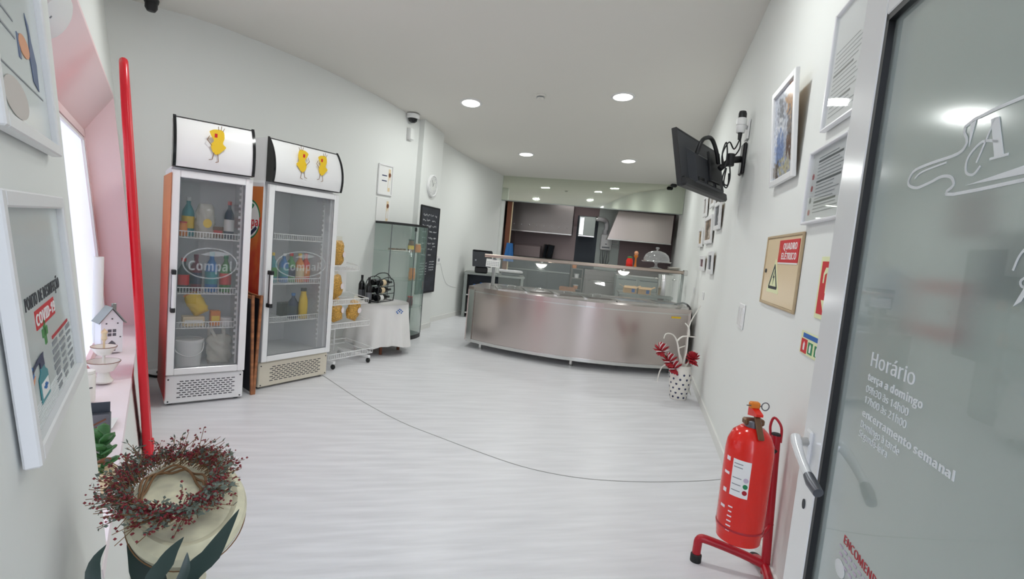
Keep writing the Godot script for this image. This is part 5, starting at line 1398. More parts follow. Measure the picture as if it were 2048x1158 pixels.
func build_right_side():
	var t
	# large photograph with glossy glass
	var ph = print_image(rgb(186, 192, 206), [[0.8, 0.16, 0.22, 0.15, rgb(186, 146, 110)], [0.36, 0.2, 0.12, 0.12, rgb(130, 134, 144)], [0.32, 0.45, 0.2, 0.12, rgb(226, 228, 234)], [0.3, 0.68, 0.2, 0.22, rgb(140, 158, 198)], [0.8, 0.66, 0.16, 0.16, rgb(124, 106, 96)], [0.85, 0.4, 0.2, 0.09, rgb(116, 110, 112)], [0.55, 0.9, 0.3, 0.07, rgb(196, 190, 160)], [0.1, 0.9, 0.2, 0.1, rgb(120, 112, 104)]])
	ph.roughness = 0.12
	t = picture("large white-framed photograph hanging between the camera and the notices", -0.40, 2.22, 0.50, 0.56, 0.035, ph, 0.09)
	var small = [[-4.20, 2.165, 0.33, 0.27], [-3.52, 2.22, 0.42, 0.26], [-2.91, 1.945, 0.42, 0.29], [-3.57, 1.83, 0.66, 0.32], [-4.33, 1.77, 0.42, 0.25], [-3.80, 1.44, 0.42, 0.18], [-3.02, 1.455, 0.34, 0.24]]
	var names = ["small white-framed picture highest and farthest in the wall group", "small white-framed picture partly hidden behind the television", "small white-framed picture nearest the television in the wall group", "largest white-framed picture in the middle of the wall group", "small cream-framed picture farthest towards the kitchen in the wall group", "small white-framed picture low and far in the wall group", "small dark white-framed picture low and near in the wall group"]
	for i in 7:
		var e = small[i]
		var c = [rgb(170, 160, 150), rgb(180, 170, 160), rgb(110, 112, 118), rgb(150, 130, 110), rgb(180, 150, 100), rgb(120, 70, 80), rgb(90, 96, 104)][i]
		var m = print_image(c, [[0.4, 0.4, 0.22, 0.3, c.darkened(0.45)], [0.65, 0.65, 0.2, 0.22, c.lightened(0.4)], [0.3, 0.8, 0.2, 0.12, c.darkened(0.2)]], 32, 32)
		picture(names[i], e[0], e[1], e[2], e[3], 0.045, m, 0.05, "small_picture", "small pictures on the white wall")
	# notices behind acrylic
	for i in 2:
		t = thing("framed_regulations", ["upper framed sheet of printed rules beside the door edge", "lower framed sheet of printed rules beside the door edge"][i], "notice", at(RW, [0.44, 0.34][i], [2.335, 1.84][i], 0.002))
		var h = [0.49, 0.32][i]
		part(t, "sheet", box(0.46, h, 0.01, 0.001), "film", Vector3(0, 0, 0.005))
		part(t, "frame", frame_mesh(0.48, h + 0.02, 0.012, 0.026), "whitemetal")
		part(t, "cover", box(0.455, h - 0.004, 0.003, 0), "pane", Vector3(0, 0, 0.016))
		var lines = []
		var heads = []
		var rng := RandomNumberGenerator.new()
		rng.seed = 70 + i
		var n = 22 if i == 0 else 17
		for k in n:
			var y = h / 2 - 0.035 - k * (h - 0.06) / n
			if i == 0 and k < 7: continue
			var x0 = -0.20 if i == 0 else -0.13
			var w = rng.randf_range(0.22, 0.34)
			if k % 6 == (1 if i else 0): heads.append([Vector3(w, 0.009, 0.001), Vector3(x0 + w / 2, y, 0.0105)])
			else: lines.append([Vector3(w, 0.004, 0.001), Vector3(x0 + w / 2, y, 0.0105)])
		part(t, "printed_lines", boxes(lines), "greyink")
		part(t, "printed_headings", boxes(heads), "ink")
		if i == 1:
			for k in 4: part(t, "warning_icon", prism(PackedVector2Array(oval(0.014, 0.014, 14)), 0.001), "redink" if k != 2 else "gunmetal", Vector3(-0.185, 0.05 - k * 0.055, 0.0103))
	# electrical panel
	t = thing("electrical_panel", "cream electrical panel door with red sign set in the white wall", "electrical panel", at(RW, -0.24, 1.44, 0.0))
	part(t, "panel_frame", frame_mesh(0.72, 0.40, 0.014, 0.012), "panelframe")
	part(t, "panel_door", box(0.69, 0.37, 0.006, 0.001), "cream", Vector3(0, 0, 0.004))
	part(t, "key_lock", prism(PackedVector2Array(oval(0.012, 0.012, 14)), 0.006), "ink", Vector3(-0.30, -0.005, 0.007))
	var sg = part(t, "red_sign", box(0.37, 0.12, 0.003, 0), "signred", Vector3(0.13, 0.108, 0.009))
	text(sg, "QUADRO", 0.036, "paper", 0.03, 0.026, 0.002, 0, 1.25, true)
	text(sg, "ELÉTRICO", 0.036, "paper", 0.02, -0.026, 0.002, 0, 1.25, true)
	part(sg, "flash_mark", prism(PackedVector2Array([Vector2(-0.155, 0.03), Vector2(-0.145, -0.005), Vector2(-0.15, -0.005), Vector2(-0.145, -0.035), Vector2(-0.16, 0.003), Vector2(-0.152, 0.003)]), 0.001), "orange", Vector3(0, 0, 0.0015))
	part(sg, "lower_stripe", box(0.37, 0.008, 0.001, 0), "paper", Vector3(0, -0.064, 0))
	var tri = part(t, "warning_triangle", prism(PackedVector2Array([Vector2(-0.135, -0.095), Vector2(0.135, -0.095), Vector2(0, 0.095)]), 0.002), "glow", Vector3(-0.10, -0.03, 0.007))
	part(tri, "black_border", ribbon([Vector2(-0.09, -0.066), Vector2(0.09, -0.066), Vector2(0, 0.06)], 0.016, 0.001, true), "ink", Vector3(0, 0, 0.002))
	part(tri, "flash_mark", prism(PackedVector2Array([Vector2(0.01, 0.03), Vector2(-0.018, -0.012), Vector2(0.0, -0.012), Vector2(-0.006, -0.05), Vector2(0.02, 0.0), Vector2(0.004, 0.0)]), 0.001), "ink", Vector3(0, 0, 0.002))
	# safety signs
	t = thing("extinguisher_sign", "red luminous fire extinguisher sign half hidden by the glass door edge", "sign", at(RW, 0.53, 1.39, 0.001))
	part(t, "plate", box(0.25, 0.26, 0.003, 0.001), "glow", Vector3(0, 0, 0.0015))
	part(t, "red_field", box(0.21, 0.22, 0.001, 0), "signred", Vector3(0, 0, 0.0035))
	part(t, "extinguisher_print", prism(PackedVector2Array([Vector2(-0.03, -0.02), Vector2(0.03, -0.02), Vector2(0.03, 0.06), Vector2(0.015, 0.085), Vector2(-0.05, 0.085), Vector2(-0.07, 0.06), Vector2(-0.07, 0.02), Vector2(-0.058, 0.02), Vector2(-0.055, 0.055), Vector2(-0.03, 0.065)]), 0.001), "glow", Vector3(0.0, 0, 0.004))
	part(t, "arrow_print", prism(PackedVector2Array([Vector2(-0.06, -0.05), Vector2(-0.02, -0.10), Vector2(-0.02, -0.075), Vector2(0.04, -0.035), Vector2(0.02, -0.03), Vector2(-0.02, -0.05)]), 0.001), "glow", Vector3(0.0, 0, 0.004))
	t = thing("evacuation_sign", "small luminous sign with blue heading and red and green pictograms", "sign", at(RW, 0.43, 1.138, 0.001))
	part(t, "plate", box(0.30, 0.10, 0.003, 0.001), "glow", Vector3(0, 0, 0.0015))
	part(t, "blue_heading", box(0.26, 0.02, 0.001, 0), "signblue", Vector3(0.01, 0.033, 0.0035))
	for k in 3:
		var p = part(t, "pictogram", box([0.08, 0.06, 0.06][k], [0.062, 0.05, 0.045][k], 0.001, 0), ["signred", "signgreen", "signgreen"][k], Vector3(-0.095 + k * 0.085, -0.014, 0.0035))
		part(p, "pictogram_mark", prism(PackedVector2Array([Vector2(-0.008, -0.018), Vector2(0.01, -0.018), Vector2(0.012, 0.01), Vector2(0.0, 0.02), Vector2(-0.01, 0.006)]), 0.001), "paper", Vector3(0, 0, 0.0005))
	t = thing("light_switch", "double white light switch plate on the bare white wall", "switch", at(RW, -1.13, 1.09, 0.0))
	part(t, "plate", box(0.19, 0.18, 0.01, 0.004), "white", Vector3(0, 0, 0.005))
	for k in 2: part(t, "rocker", box(0.075, 0.13, 0.008, 0.003), "whitegloss", Vector3(-0.042 + k * 0.084, 0, 0.012))
	for k in 2:
		t = thing("wall_outlet", ["white outlet plate under the low picture on the white wall", "white outlet plate beside the counter end on the white wall"][k], "outlet", at(RW, [-3.5, -4.6][k], 1.06, 0.0))
		part(t, "plate", box(0.12, 0.09, 0.008, 0.003), "white", Vector3(0, 0, 0.004))
		part(t, "socket_well", prism(PackedVector2Array(oval(0.03, 0.03, 16)), 0.001), "film", Vector3(0, 0, 0.008))
	# sheets added on the wall to give blurred patches in the frosted door
	for e in [["added_red_bordered_sheet", "square red-bordered sheet added for a blurred patch in the frosted door glass", 1.32, 1.385, 0.25, 0.15, "signred", 0.035], ["added_dark_red_sheet", "dark red sheet added for a blurred patch of the frosted door above the red-bordered one", 1.40, 1.615, 0.15, 0.10, "purple", 0.0], ["added_slate_sheet", "dark slate sheet added for a blurred patch of the frosted door towards the hinges", 1.56, 1.50, 0.13, 0.14, "slate", 0.0], ["added_blue_sheet", "pale blue sheet added for a blurred patch of the frosted door near its free edge", 1.06, 1.42, 0.10, 0.12, "blue", 0.0]]:
		t = thing(e[0], e[1], "notice", at(RW, e[2], e[3], 0.002))
		part(t, "sheet", box(e[4], e[5], 0.003, 0), "paper" if e[7] > 0 else e[6], Vector3(0, 0, 0.0015))
		part(t, "border", frame_mesh(e[4], e[5], maxf(e[7], 0.012), 0.004), e[6], Vector3(0, 0, 0.001))
	# television on its arm, screen turned to the kitchen
	var X = Vector3(0.625, 0, -0.7806); var Z = Vector3(0.7806, 0, 0.625)
	var TB = Basis(X, Vector3.UP, Z) * Basis(Vector3.RIGHT, -0.22)
	t = thing("television", "black flat television seen from behind on a wall arm", "television", Transform3D(TB, Vector3(1.43, 2.205, -4.23)))
	part(t, "rear_shell", box(1.0, 0.42, 0.03, 0.006), "tvback")
	part(t, "screen_face", box(0.97, 0.39, 0.004, 0.001), "blackgloss", Vector3(0, 0, -0.016))
	part(t, "edge_bezel", frame_mesh(1.012, 0.43, 0.014, 0.04), "black", Vector3(0, 0, -0.022))
	part(t, "rear_bulge", hexa_mesh([Vector3(-0.34, -0.19, 0.014), Vector3(0.42, -0.19, 0.014), Vector3(0.42, 0.10, 0.014), Vector3(-0.34, 0.10, 0.014), Vector3(-0.28, -0.16, 0.06), Vector3(0.36, -0.16, 0.06), Vector3(0.36, 0.05, 0.06), Vector3(-0.28, 0.05, 0.06)]), "tvback")
	part(t, "lower_bar", box(1.0, 0.07, 0.055, 0.012), "black", Vector3(0, -0.185, 0.018))
	for k in 3: part(t, "port_slot", box(0.12, 0.03, 0.01, 0.003), "blackgloss", Vector3(-0.2 + k * 0.2, -0.14, 0.062))
	part(t, "mount_plate", box(0.24, 0.24, 0.02, 0.004), "black", Vector3(0.12, 0.0, 0.07))
	part(t, "rear_cable", tube(smooth([Vector3(-0.22, 0.06, 0.05), Vector3(-0.2, 0.16, 0.10), Vector3(-0.05, 0.20, 0.12), Vector3(0.05, 0.12, 0.12), Vector3(0.14, 0.04, 0.10)], 5), 0.016, 7), "black")
	t = thing("jointed_bracket", "black jointed wall bracket holding the television", "wall bracket", at(RW, -1.88, 2.34, 0.0))
	part(t, "wall_plate", box(0.13, 0.26, 0.03, 0.01), "black", Vector3(0, 0, 0.016))
	var inv = RW.affine_inverse()
	var a = at(RW, -1.88, 2.34, 0.03).origin
	var elbow = Vector3(1.68, 2.30, -4.28)
	var tvp = Vector3(1.60, 2.22, -4.27)
	var loc = t.transform.affine_inverse()
	part(t, "arm_link", tube([loc * a, loc * elbow], 0.028, 8), "black")
	part(t, "arm_link", tube([loc * elbow, loc * tvp], 0.024, 8), "black")
	part(t, "elbow_joint", cyl(0.034, 0.10, 14, 0.004), "black", loc * (elbow - Vector3(0, 0.05, 0)))
	t = thing("bullet_camera", "white bullet camera with black tip pointing up on the wall bracket", "security camera", Transform3D(Basis.IDENTITY, Vector3(1.762, 2.50, -4.35)))
	part(t, "camera_body", lathe([[0, 0.04], [0.03, 0.04], [0.036, 0.05], [0.036, 0.10], [0.04, 0.105], [0.04, 0.15], [0.034, 0.16], [0, 0.16]], 22), "white")
	part(t, "black_tip", lathe([[0.034, 0.158], [0.033, 0.195], [0.026, 0.215], [0.0, 0.218]], 22), "black")
	part(t, "cable_gland", lathe([[0, -0.02], [0.014, -0.015], [0.018, 0.04], [0, 0.042]], 14), "black")
	part(t, "bracket_plate", box(0.12, 0.16, 0.014, 0.003), "white", loc_at(t, at(RW, -1.86, 2.575, 0.01).origin), t.basis.inverse() * RW.basis)
	part(t, "bracket_stem", tube([loc_at(t, at(RW, -1.86, 2.59, 0.012).origin), Vector3(0.03, 0.1, 0)], 0.014, 8), "white")
	t = thing("hanging_wires", "loose black wires hanging between the bullet camera and television", "wires")
	for w in [[Vector3(1.762, 2.48, -4.35), Vector3(1.72, 2.40, -4.33), Vector3(1.65, 2.44, -4.27), Vector3(1.60, 2.34, -4.25), Vector3(1.60, 2.24, -4.23)],
		[Vector3(1.765, 2.49, -4.34), Vector3(1.77, 2.42, -4.34), Vector3(1.74, 2.36, -4.33), Vector3(1.70, 2.33, -4.31)],
		[Vector3(1.60, 2.25, -4.20), Vector3(1.58, 2.33, -4.20), Vector3(1.60, 2.42, -4.20), Vector3(1.62, 2.32, -4.20), Vector3(1.61, 2.22, -4.19)],
		[Vector3(1.62, 2.22, -4.20), Vector3(1.60, 2.12, -4.19), Vector3(1.64, 2.06, -4.19), Vector3(1.66, 2.14, -4.19), Vector3(1.65, 2.24, -4.20)],
		[Vector3(1.63, 2.22, -4.21), Vector3(1.62, 2.10, -4.20), Vector3(1.655, 2.09, -4.20), Vector3(1.655, 2.18, -4.21)]]:
		part(t, "wire", tube(smooth(w, 5), 0.006, 5), "black")
	# vase with branches
	t = thing("dotted_vase", "white ceramic vase with blue dots at the foot of the white wall", "vase", Transform3D(Basis.IDENTITY, Vector3(1.845, 0, -5.29)))
	var prof = [[0, 0], [0.078, 0], [0.084, 0.006], [0.10, 0.10], [0.112, 0.21], [0.108, 0.28], [0.094, 0.32], [0.094, 0.36], [0.098, 0.365], [0.09, 0.365], [0.088, 0.32], [0.10, 0.27], [0.09, 0.1], [0, 0.02]]
	part(t, "vase_body", lathe(prof, 32), "ceramic")
	var st = begin()
	for r in 6:
		for k in 10:
			var y = 0.035 + r * 0.048
			var rad = across(y, [0.0, 0.10, 0.21, 0.28, 0.33], [0.084, 0.10, 0.112, 0.108, 0.094]) + 0.0005
			var ang = TAU * (k + 0.5 * (r % 2)) / 10.0
			var nrm = Vector3(cos(ang), 0, sin(ang)); var tan = Vector3(-sin(ang), 0, cos(ang))
			var pts = []
			for o in oval(0.0115, 0.0125, 8): pts.append(nrm * rad + Vector3(0, y + o.y, 0) + tan * o.x)
			face(st, pts, Vector3(0, y, 0))
	tag(part(t, "painted_dots", done(st), "darkblue"), "", "", "", "stuff")
	var VB = Vector3(1.845, 0.30, -5.29)
	t = thing("white_branch_bunch", "bare white painted branches rising from the dotted vase", "branches", Transform3D(Basis.IDENTITY, VB))
	var right_v = Vector3(0.98, 0, -0.1)
	for b in [[[0, 0], [0.02, 0.2], [0.03, 0.4], [0.05, 0.52], [0.12, 0.70]], [[0.03, 0.38], [0.02, 0.46], [-0.01, 0.50]], [[0, 0], [-0.05, 0.16], [-0.08, 0.30], [-0.13, 0.37], [-0.22, 0.38], [-0.24, 0.33]], [[-0.08, 0.30], [-0.02, 0.36], [0.10, 0.37]], [[0, 0], [-0.02, 0.12], [-0.06, 0.22], [0.02, 0.26]], [[0.01, 0], [0.06, 0.1], [0.13, 0.22]], [[0, 0.02], [0.07, 0.0], [0.10, -0.15], [0.15, -0.26]], [[-0.01, 0], [-0.12, 0.08], [-0.22, 0.02], [-0.24, -0.14]]]:
		var pts = []
		var rad = []
		for i in b.size():
			pts.append(right_v * b[i][0] + Vector3(0, b[i][1], 0.03 * sin(i * 1.7 + b[0][0] * 30)))
		pts = smooth(pts, 3)
		for i in pts.size(): rad.append(lerpf(0.011, 0.005, float(i) / pts.size()))
		part(t, "branch", tube(pts, rad, 6), "ceramic")
	var petal = lathe([[0, 0], [0.02, 0.02], [0.03, 0.05], [0.02, 0.085], [0, 0.112]], 8, 1.0, 0.25)
	var fl = [[-0.26, 0.20, 0.05, "red poinsettia flower at the tip of the bunch away from the wall"], [-0.16, 0.10, 0.06, "red poinsettia flower with white edges above the vase rim"], [-0.10, 0.03, 0.06, "red poinsettia flower drooping over the vase rim"], [0.10, 0.13, 0.02, "dense red flower head between vase and white wall"]]
	for e in fl:
		t = thing("poinsettia_flower", e[3], "flower", Transform3D(Basis.IDENTITY, VB + right_v * e[0] + Vector3(0, e[1], e[2])), "red flowers in the dotted vase")
		var n = 26 if e[0] < 0 else 44
		for i in n:
			var ang = i * 2.399
			var el = lerpf(0.2, 2.4, fmod(i * 0.7548, 1.0))
			part(t, "petal", petal, "redpetal" if i % 6 or e[0] > 0 else "sill", Vector3.ZERO, (Basis(Vector3.UP, ang) * Basis(Vector3.RIGHT, el)).scaled(Vector3.ONE * (0.9 if e[0] < 0 else 0.85)))
		part(t, "stem", tube([Vector3.ZERO, (-right_v * e[0] - Vector3(0, e[1], e[2])) * 0.9], 0.005, 5), "leafgreen")
	# fire extinguisher and its stand
	t = thing("fire_extinguisher", "glossy red fire extinguisher with white service label on its stand", "fire extinguisher", Transform3D(Basis.from_scale(Vector3(0.95, 1, 0.95)), Vector3(1.095, 0.255, -2.17)))
	part(t, "cylinder", lathe([[0, 0.02], [0.085, 0.0], [0.095, 0.004], [0.097, 0.03], [0.101, 0.05], [0.103, 0.055], [0.103, 0.40], [0.098, 0.44], [0.08, 0.48], [0.05, 0.505], [0.03, 0.51], [0, 0.512]], 48), "redgloss")
	part(t, "neck_ring", lathe([[0.03, 0.50], [0.036, 0.505], [0.036, 0.535], [0.028, 0.54], [0, 0.54]], 20), "gunmetal")
	part(t, "valve_block", box(0.09, 0.028, 0.04, 0.006), "brassy", Vector3(0, 0.53, 0))
	part(t, "carry_lever", box(0.028, 0.012, 0.13, 0.004), "brassy", Vector3(-0.002, 0.53, 0.055), Basis(Vector3.RIGHT, 0.9))
	part(t, "top_lever", hexa_mesh([Vector3(-0.016, 0.55, -0.03), Vector3(0.016, 0.55, -0.03), Vector3(0.016, 0.565, 0.05), Vector3(-0.016, 0.565, 0.05), Vector3(-0.016, 0.60, -0.03), Vector3(0.016, 0.60, -0.03), Vector3(0.016, 0.575, 0.05), Vector3(-0.016, 0.575, 0.05)]), "redgloss")
	part(t, "safety_tag", box(0.045, 0.03, 0.03, 0.006), "orange", Vector3(0, 0.60, -0.01))
	part(t, "pin_ring", tube(ring_vertical(0.017, Vector3(0.045, 0.60, 0), 18), 0.0025, 6, true), "gunmetal")
	part(t, "pin", tube([Vector3(-0.04, 0.60, 0), Vector3(0.03, 0.60, 0)], 0.0025, 5), "gunmetal")
	# label and print wrap round the cylinder, facing the camera
	var face_dir = atan2(2.165, -1.125)
	var lb = part(t, "service_label", around(0.1036, face_dir + 0.20, 0.76, 0.22, 0.16), "paper")
	part(lb, "green_stamp", around_disc(0.1042, face_dir - 0.04, 0.272, 0.0105), "signgreen")
	part(lb, "red_stamp", around_disc(0.1042, face_dir - 0.04, 0.245, 0.0105), "redpetal")
	part(lb, "grey_stamp", around_disc(0.1042, face_dir - 0.04, 0.299, 0.0105), "mauveink")
	for k in 5: part(lb, "printed_line", around(0.1042, face_dir + 0.33, 0.38, [0.36, 0.345, 0.298, 0.270, 0.244][k], 0.004), "greyink")
	for k in 6: part(t, "white_print", around(0.1036, face_dir + 0.45, [0.18, 0.22, 0.2, 0.2, 0.16, 0.2][k], 0.06 + k * 0.021, 0.006), "sill")
	for k in 4: part(t, "white_print", around(0.1036, face_dir + 0.85, [0.22, 0.3, 0.2, 0.26][k], [0.36, 0.30, 0.22, 0.15][k], 0.012 if k % 2 else 0.018), "sill")
	part(t, "bottom_band", lathe([[0.1035, 0.062], [0.1045, 0.064], [0.1045, 0.07], [0.1035, 0.072]], 48), "redstand")
	t = thing("extinguisher_stand", "dark red tubular floor stand holding the fire extinguisher", "stand", Transform3D.IDENTITY)
	part(t, "pole", tube([Vector3(1.302, 0.03, -2.285), Vector3(1.276, 0.69, -2.305)], 0.020, 14), "redstand")
	part(t, "pole_plug", lathe([[0, 0], [0.021, 0], [0.019, 0.008], [0, 0.01]], 14), "rubber", Vector3(1.276, 0.69, -2.305))
	part(t, "hook_loop", tube(smooth([Vector3(1.265, 0.66, -2.32), Vector3(1.257, 0.72, -2.33), Vector3(1.268, 0.765, -2.325), Vector3(1.292, 0.73, -2.30), Vector3(1.295, 0.66, -2.295)], 5), 0.006, 7), "redstand")
	part(t, "foot_arm", tube(smooth([Vector3(1.296, 0.07, -2.285), Vector3(1.20, 0.095, -2.32), Vector3(1.06, 0.12, -2.365), Vector3(1.02, 0.115, -2.38), Vector3(1.014, 0.07, -2.383), Vector3(1.014, 0.02, -2.383)], 5), 0.02, 12), "redstand")
	part(t, "foot_arm", tube(smooth([Vector3(1.296, 0.07, -2.285), Vector3(1.25, 0.05, -2.12), Vector3(1.20, 0.04, -2.0), Vector3(1.19, 0.02, -1.98)], 4), 0.02, 12), "redstand")
	part(t, "foot_arm", tube(smooth([Vector3(1.296, 0.07, -2.285), Vector3(1.31, 0.05, -2.36), Vector3(1.318, 0.02, -2.42)], 4), 0.02, 12), "redstand")
	for q in [[1.014, -2.383], [1.19, -1.98], [1.318, -2.42]]: part(t, "rubber_foot", lathe([[0, 0], [0.026, 0], [0.026, 0.035], [0.022, 0.04], [0, 0.04]], 14), "rubber", Vector3(q[0], 0, q[1]))
	part(t, "cradle", tube(smooth([Vector3(1.305, 0.27, -2.29), Vector3(1.22, 0.245, -2.22), Vector3(1.10, 0.244, -2.17), Vector3(1.05, 0.244, -2.13)], 4), 0.010, 8), "redstand")
	part(t, "upper_clip", tube([Vector3(1.288, 0.62, -2.30), Vector3(1.20, 0.62, -2.23)], 0.009, 6), "rubber")

func loc_at(t, p): return t.transform.affine_inverse() * p

func ring_vertical(r, c, n):
	var a = []
	for i in n: a.append(c + Vector3(r * cos(TAU * i / n), r * sin(TAU * i / n), 0))
	return a

# a thin patch on a cylinder: radius, middle angle, angular width, low edge, height
func around(r, mid, wide, y, h) -> ArrayMesh:
	var st = begin(false)
	var n = 10
	for i in n:
		var a0 = mid - wide / 2 + wide * i / n; var a1 = mid - wide / 2 + wide * (i + 1) / n
		var p = [Vector3(r * cos(a0), y, r * sin(a0)), Vector3(r * cos(a0), y + h, r * sin(a0)), Vector3(r * cos(a1), y + h, r * sin(a1)), Vector3(r * cos(a1), y, r * sin(a1))]
		quadv(st, p[0], p[1], p[2], p[3])
	return done(st)

# a round patch on a cylinder
func around_disc(r, mid, y, rad) -> ArrayMesh:
	var st = begin()
	var pts = []
	for o in oval(rad, rad, 16): pts.append(Vector3(r * cos(mid + o.x / r), y + o.y, r * sin(mid + o.x / r)))
	face(st, pts, Vector3(0, y, 0))
	return done(st)

# ------------------------------------------------------------------ glass door
func build_door():
	var d := Node3D.new()
	d.name = "door_1"
	add_child(d)
	tag(d, "open white-framed door with frosted glass and shop lettering", "", "", "structure")
	d.transform = DW
	var x0 = -1.18; var x1 = -0.12; var y0 = 0.03; var y1 = 2.02
	var th = 0.05; var sw = 0.108
	part(d, "stile", box(sw, y1 - y0, th, 0.004), "whitegloss", Vector3(x0 + sw / 2, (y0 + y1) / 2, -th / 2))
	part(d, "stile", box(sw, y1 - y0, th, 0.004), "whitegloss", Vector3(x1 - sw / 2, (y0 + y1) / 2, -th / 2))
	part(d, "top_rail", box(x1 - x0 - 2 * sw, sw, th, 0.004), "whitegloss", Vector3((x0 + x1) / 2, y1 - sw / 2, -th / 2))
	part(d, "bottom_rail", box(x1 - x0 - 2 * sw, 0.14, th, 0.004), "whitegloss", Vector3((x0 + x1) / 2, y0 + 0.07, -th / 2))
	var gx0 = x0 + sw; var gx1 = x1 - sw; var gy0 = y0 + 0.14; var gy1 = y1 - sw
	part(d, "gasket", ribbon([Vector2(gx0, gy0), Vector2(gx1, gy0), Vector2(gx1, gy1), Vector2(gx0, gy1)], 0.020, 0.02, true), "black", Vector3(0, 0, -0.022))
	var g = part(d, "frosted_pane", box(gx1 - gx0, gy1 - gy0, 0.006, 0), "frost", Vector3((gx0 + gx1) / 2, (gy0 + gy1) / 2, -0.016))
	var gc = Vector3((gx0 + gx1) / 2, (gy0 + gy1) / 2, -0.016)
	var z = 0.0035
	# shop sign drawn in white vinyl: a board outline with a handle, capitals, a sweep
	var off = Vector3(-gc.x, -gc.y, z)
	part(g, "sign_outline", ribbon(smooth([Vector2(-0.55, 1.660), Vector2(-0.777, 1.659), Vector2(-0.784, 1.632), Vector2(-0.801, 1.621), Vector2(-0.860, 1.620), Vector2(-0.907, 1.617), Vector2(-0.922, 1.606), Vector2(-0.919, 1.596), Vector2(-0.893, 1.589), Vector2(-0.858, 1.592), Vector2(-0.831, 1.596), Vector2(-0.808, 1.592), Vector2(-0.798, 1.581), Vector2(-0.796, 1.568), Vector2(-0.55, 1.570)], 4), 0.0042, 0.0006), "film", off)
	part(g, "sign_stroke", ribbon(smooth([Vector2(-0.904, 1.604), Vector2(-0.885, 1.611), Vector2(-0.825, 1.614)], 5), 0.0026, 0.0006), "film", off)
	part(g, "sign_spur", prism(PackedVector2Array([Vector2(-0.782, 1.655), Vector2(-0.772, 1.657), Vector2(-0.778, 1.625)]), 0.0006), "film", off)
	part(g, "sign_sweep", prism(PackedVector2Array([Vector2(-0.772, 1.576), Vector2(-0.62, 1.588), Vector2(-0.55, 1.588), Vector2(-0.55, 1.575), Vector2(-0.62, 1.574)]), 0.0006), "film", off)
	part(g, "letter_a", ribbon(smooth([Vector2(-0.735, 1.650), Vector2(-0.746, 1.625), Vector2(-0.757, 1.602)], 3), 0.0025, 0.0006), "film", off)
	part(g, "letter_a", prism(PackedVector2Array([Vector2(-0.742, 1.650), Vector2(-0.728, 1.650), Vector2(-0.708, 1.603), Vector2(-0.724, 1.603)]), 0.0006), "film", off)
	part(g, "letter_a", prism(PackedVector2Array([Vector2(-0.732, 1.603), Vector2(-0.700, 1.603), Vector2(-0.700, 1.600), Vector2(-0.732, 1.600)]), 0.0006), "film", off)
	part(g, "letter_a", ribbon(smooth([Vector2(-0.722, 1.620), Vector2(-0.752, 1.626), Vector2(-0.776, 1.612), Vector2(-0.776, 1.594), Vector2(-0.760, 1.588), Vector2(-0.748, 1.596)], 5), 0.0032, 0.0006), "film", off)
	text(g, "C", 0.042, "film", -0.645 - gc.x, 1.624 - gc.y, z, 0, 1.1, true, true, true, "letter_c")
	part(g, "letter_r", ribbon(smooth([Vector2(-0.660, 1.472), Vector2(-0.652, 1.490), Vector2(-0.632, 1.503), Vector2(-0.605, 1.500), Vector2(-0.600, 1.485), Vector2(-0.625, 1.470), Vector2(-0.645, 1.462), Vector2(-0.640, 1.455), Vector2(-0.625, 1.466), Vector2(-0.600, 1.440)], 5), 0.0026, 0.0006), "film", off)
	part(g, "letter_r", prism(PackedVector2Array([Vector2(-0.636, 1.498), Vector2(-0.630, 1.498), Vector2(-0.632, 1.455), Vector2(-0.640, 1.440), Vector2(-0.650, 1.434), Vector2(-0.640, 1.452)]), 0.0006), "film", off)
	# opening hours
	for e in [["Horário", 0.0235, 1.318, false, 1.3], ["terça a domingo", 0.0125, 1.288, true, 1.28], ["09h30 às 14h00", 0.0115, 1.268, false, 1.25], ["17h00 às 21h00", 0.0115, 1.250, false, 1.25], ["encerramento semanal", 0.0125, 1.227, true, 1.36], ["Domingo à tarde", 0.0115, 1.208, false, 1.12], ["Segunda-feira", 0.0115, 1.192, false, 1.02]]:
		text(g, e[0], e[1], "film", -0.957 - gc.x, e[2] - gc.y, z, -1, e[4], e[3], false, false, "opening_hours")
	text(g, "ENCOMENDAS", 0.014, "redink", -0.953 - gc.x, 1.008 - gc.y, z, -1, 1.2, false)
	var tiny = []
	for k in 3:
		for c in 7: tiny.append([Vector3(0.012, 0.004, 0.0006), Vector3(-0.958 + c * 0.019 + 0.004 * k - gc.x, 0.990 - k * 0.012 - gc.y, z)])
	part(g, "small_print", boxes(tiny), "mauveink")
	part(g, "phone_mark", prism(PackedVector2Array(oval(0.02, 0.014, 18)), 0.0006), "film", Vector3(-0.95 - gc.x, 0.955 - gc.y, z))
	# lever handle with its plate, and the lock hole
	var hp = part(d, "handle_plate", box(0.030, 0.085, 0.008, 0.004), "whitegloss", Vector3(-1.13, 1.092, 0.004))
	part(hp, "handle_neck", tube([Vector3(0.004, 0.018, 0.002), Vector3(0.008, 0.018, 0.022)], 0.009, 12), "chrome")
	part(hp, "lever", tube(smooth([Vector3(-0.002, 0.022, 0.024), Vector3(0.03, 0.012, 0.028), Vector3(0.08, -0.002, 0.03), Vector3(0.115, -0.012, 0.029)], 4), [0.010, 0.0105, 0.0105, 0.010, 0.0095, 0.009, 0.0085, 0.008, 0.008, 0.008, 0.008, 0.008, 0.008], 12), "whitegloss")
	part(hp, "lever_tip", tube([Vector3(0.112, -0.011, 0.029), Vector3(0.13, -0.017, 0.028), Vector3(0.155, -0.024, 0.024)], [0.009, 0.0105, 0.009], 12), "gunmetal")
	part(hp, "worn_spot", box(0.014, 0.012, 0.001, 0), "gunmetal", Vector3(-0.004, -0.02, 0.0043))
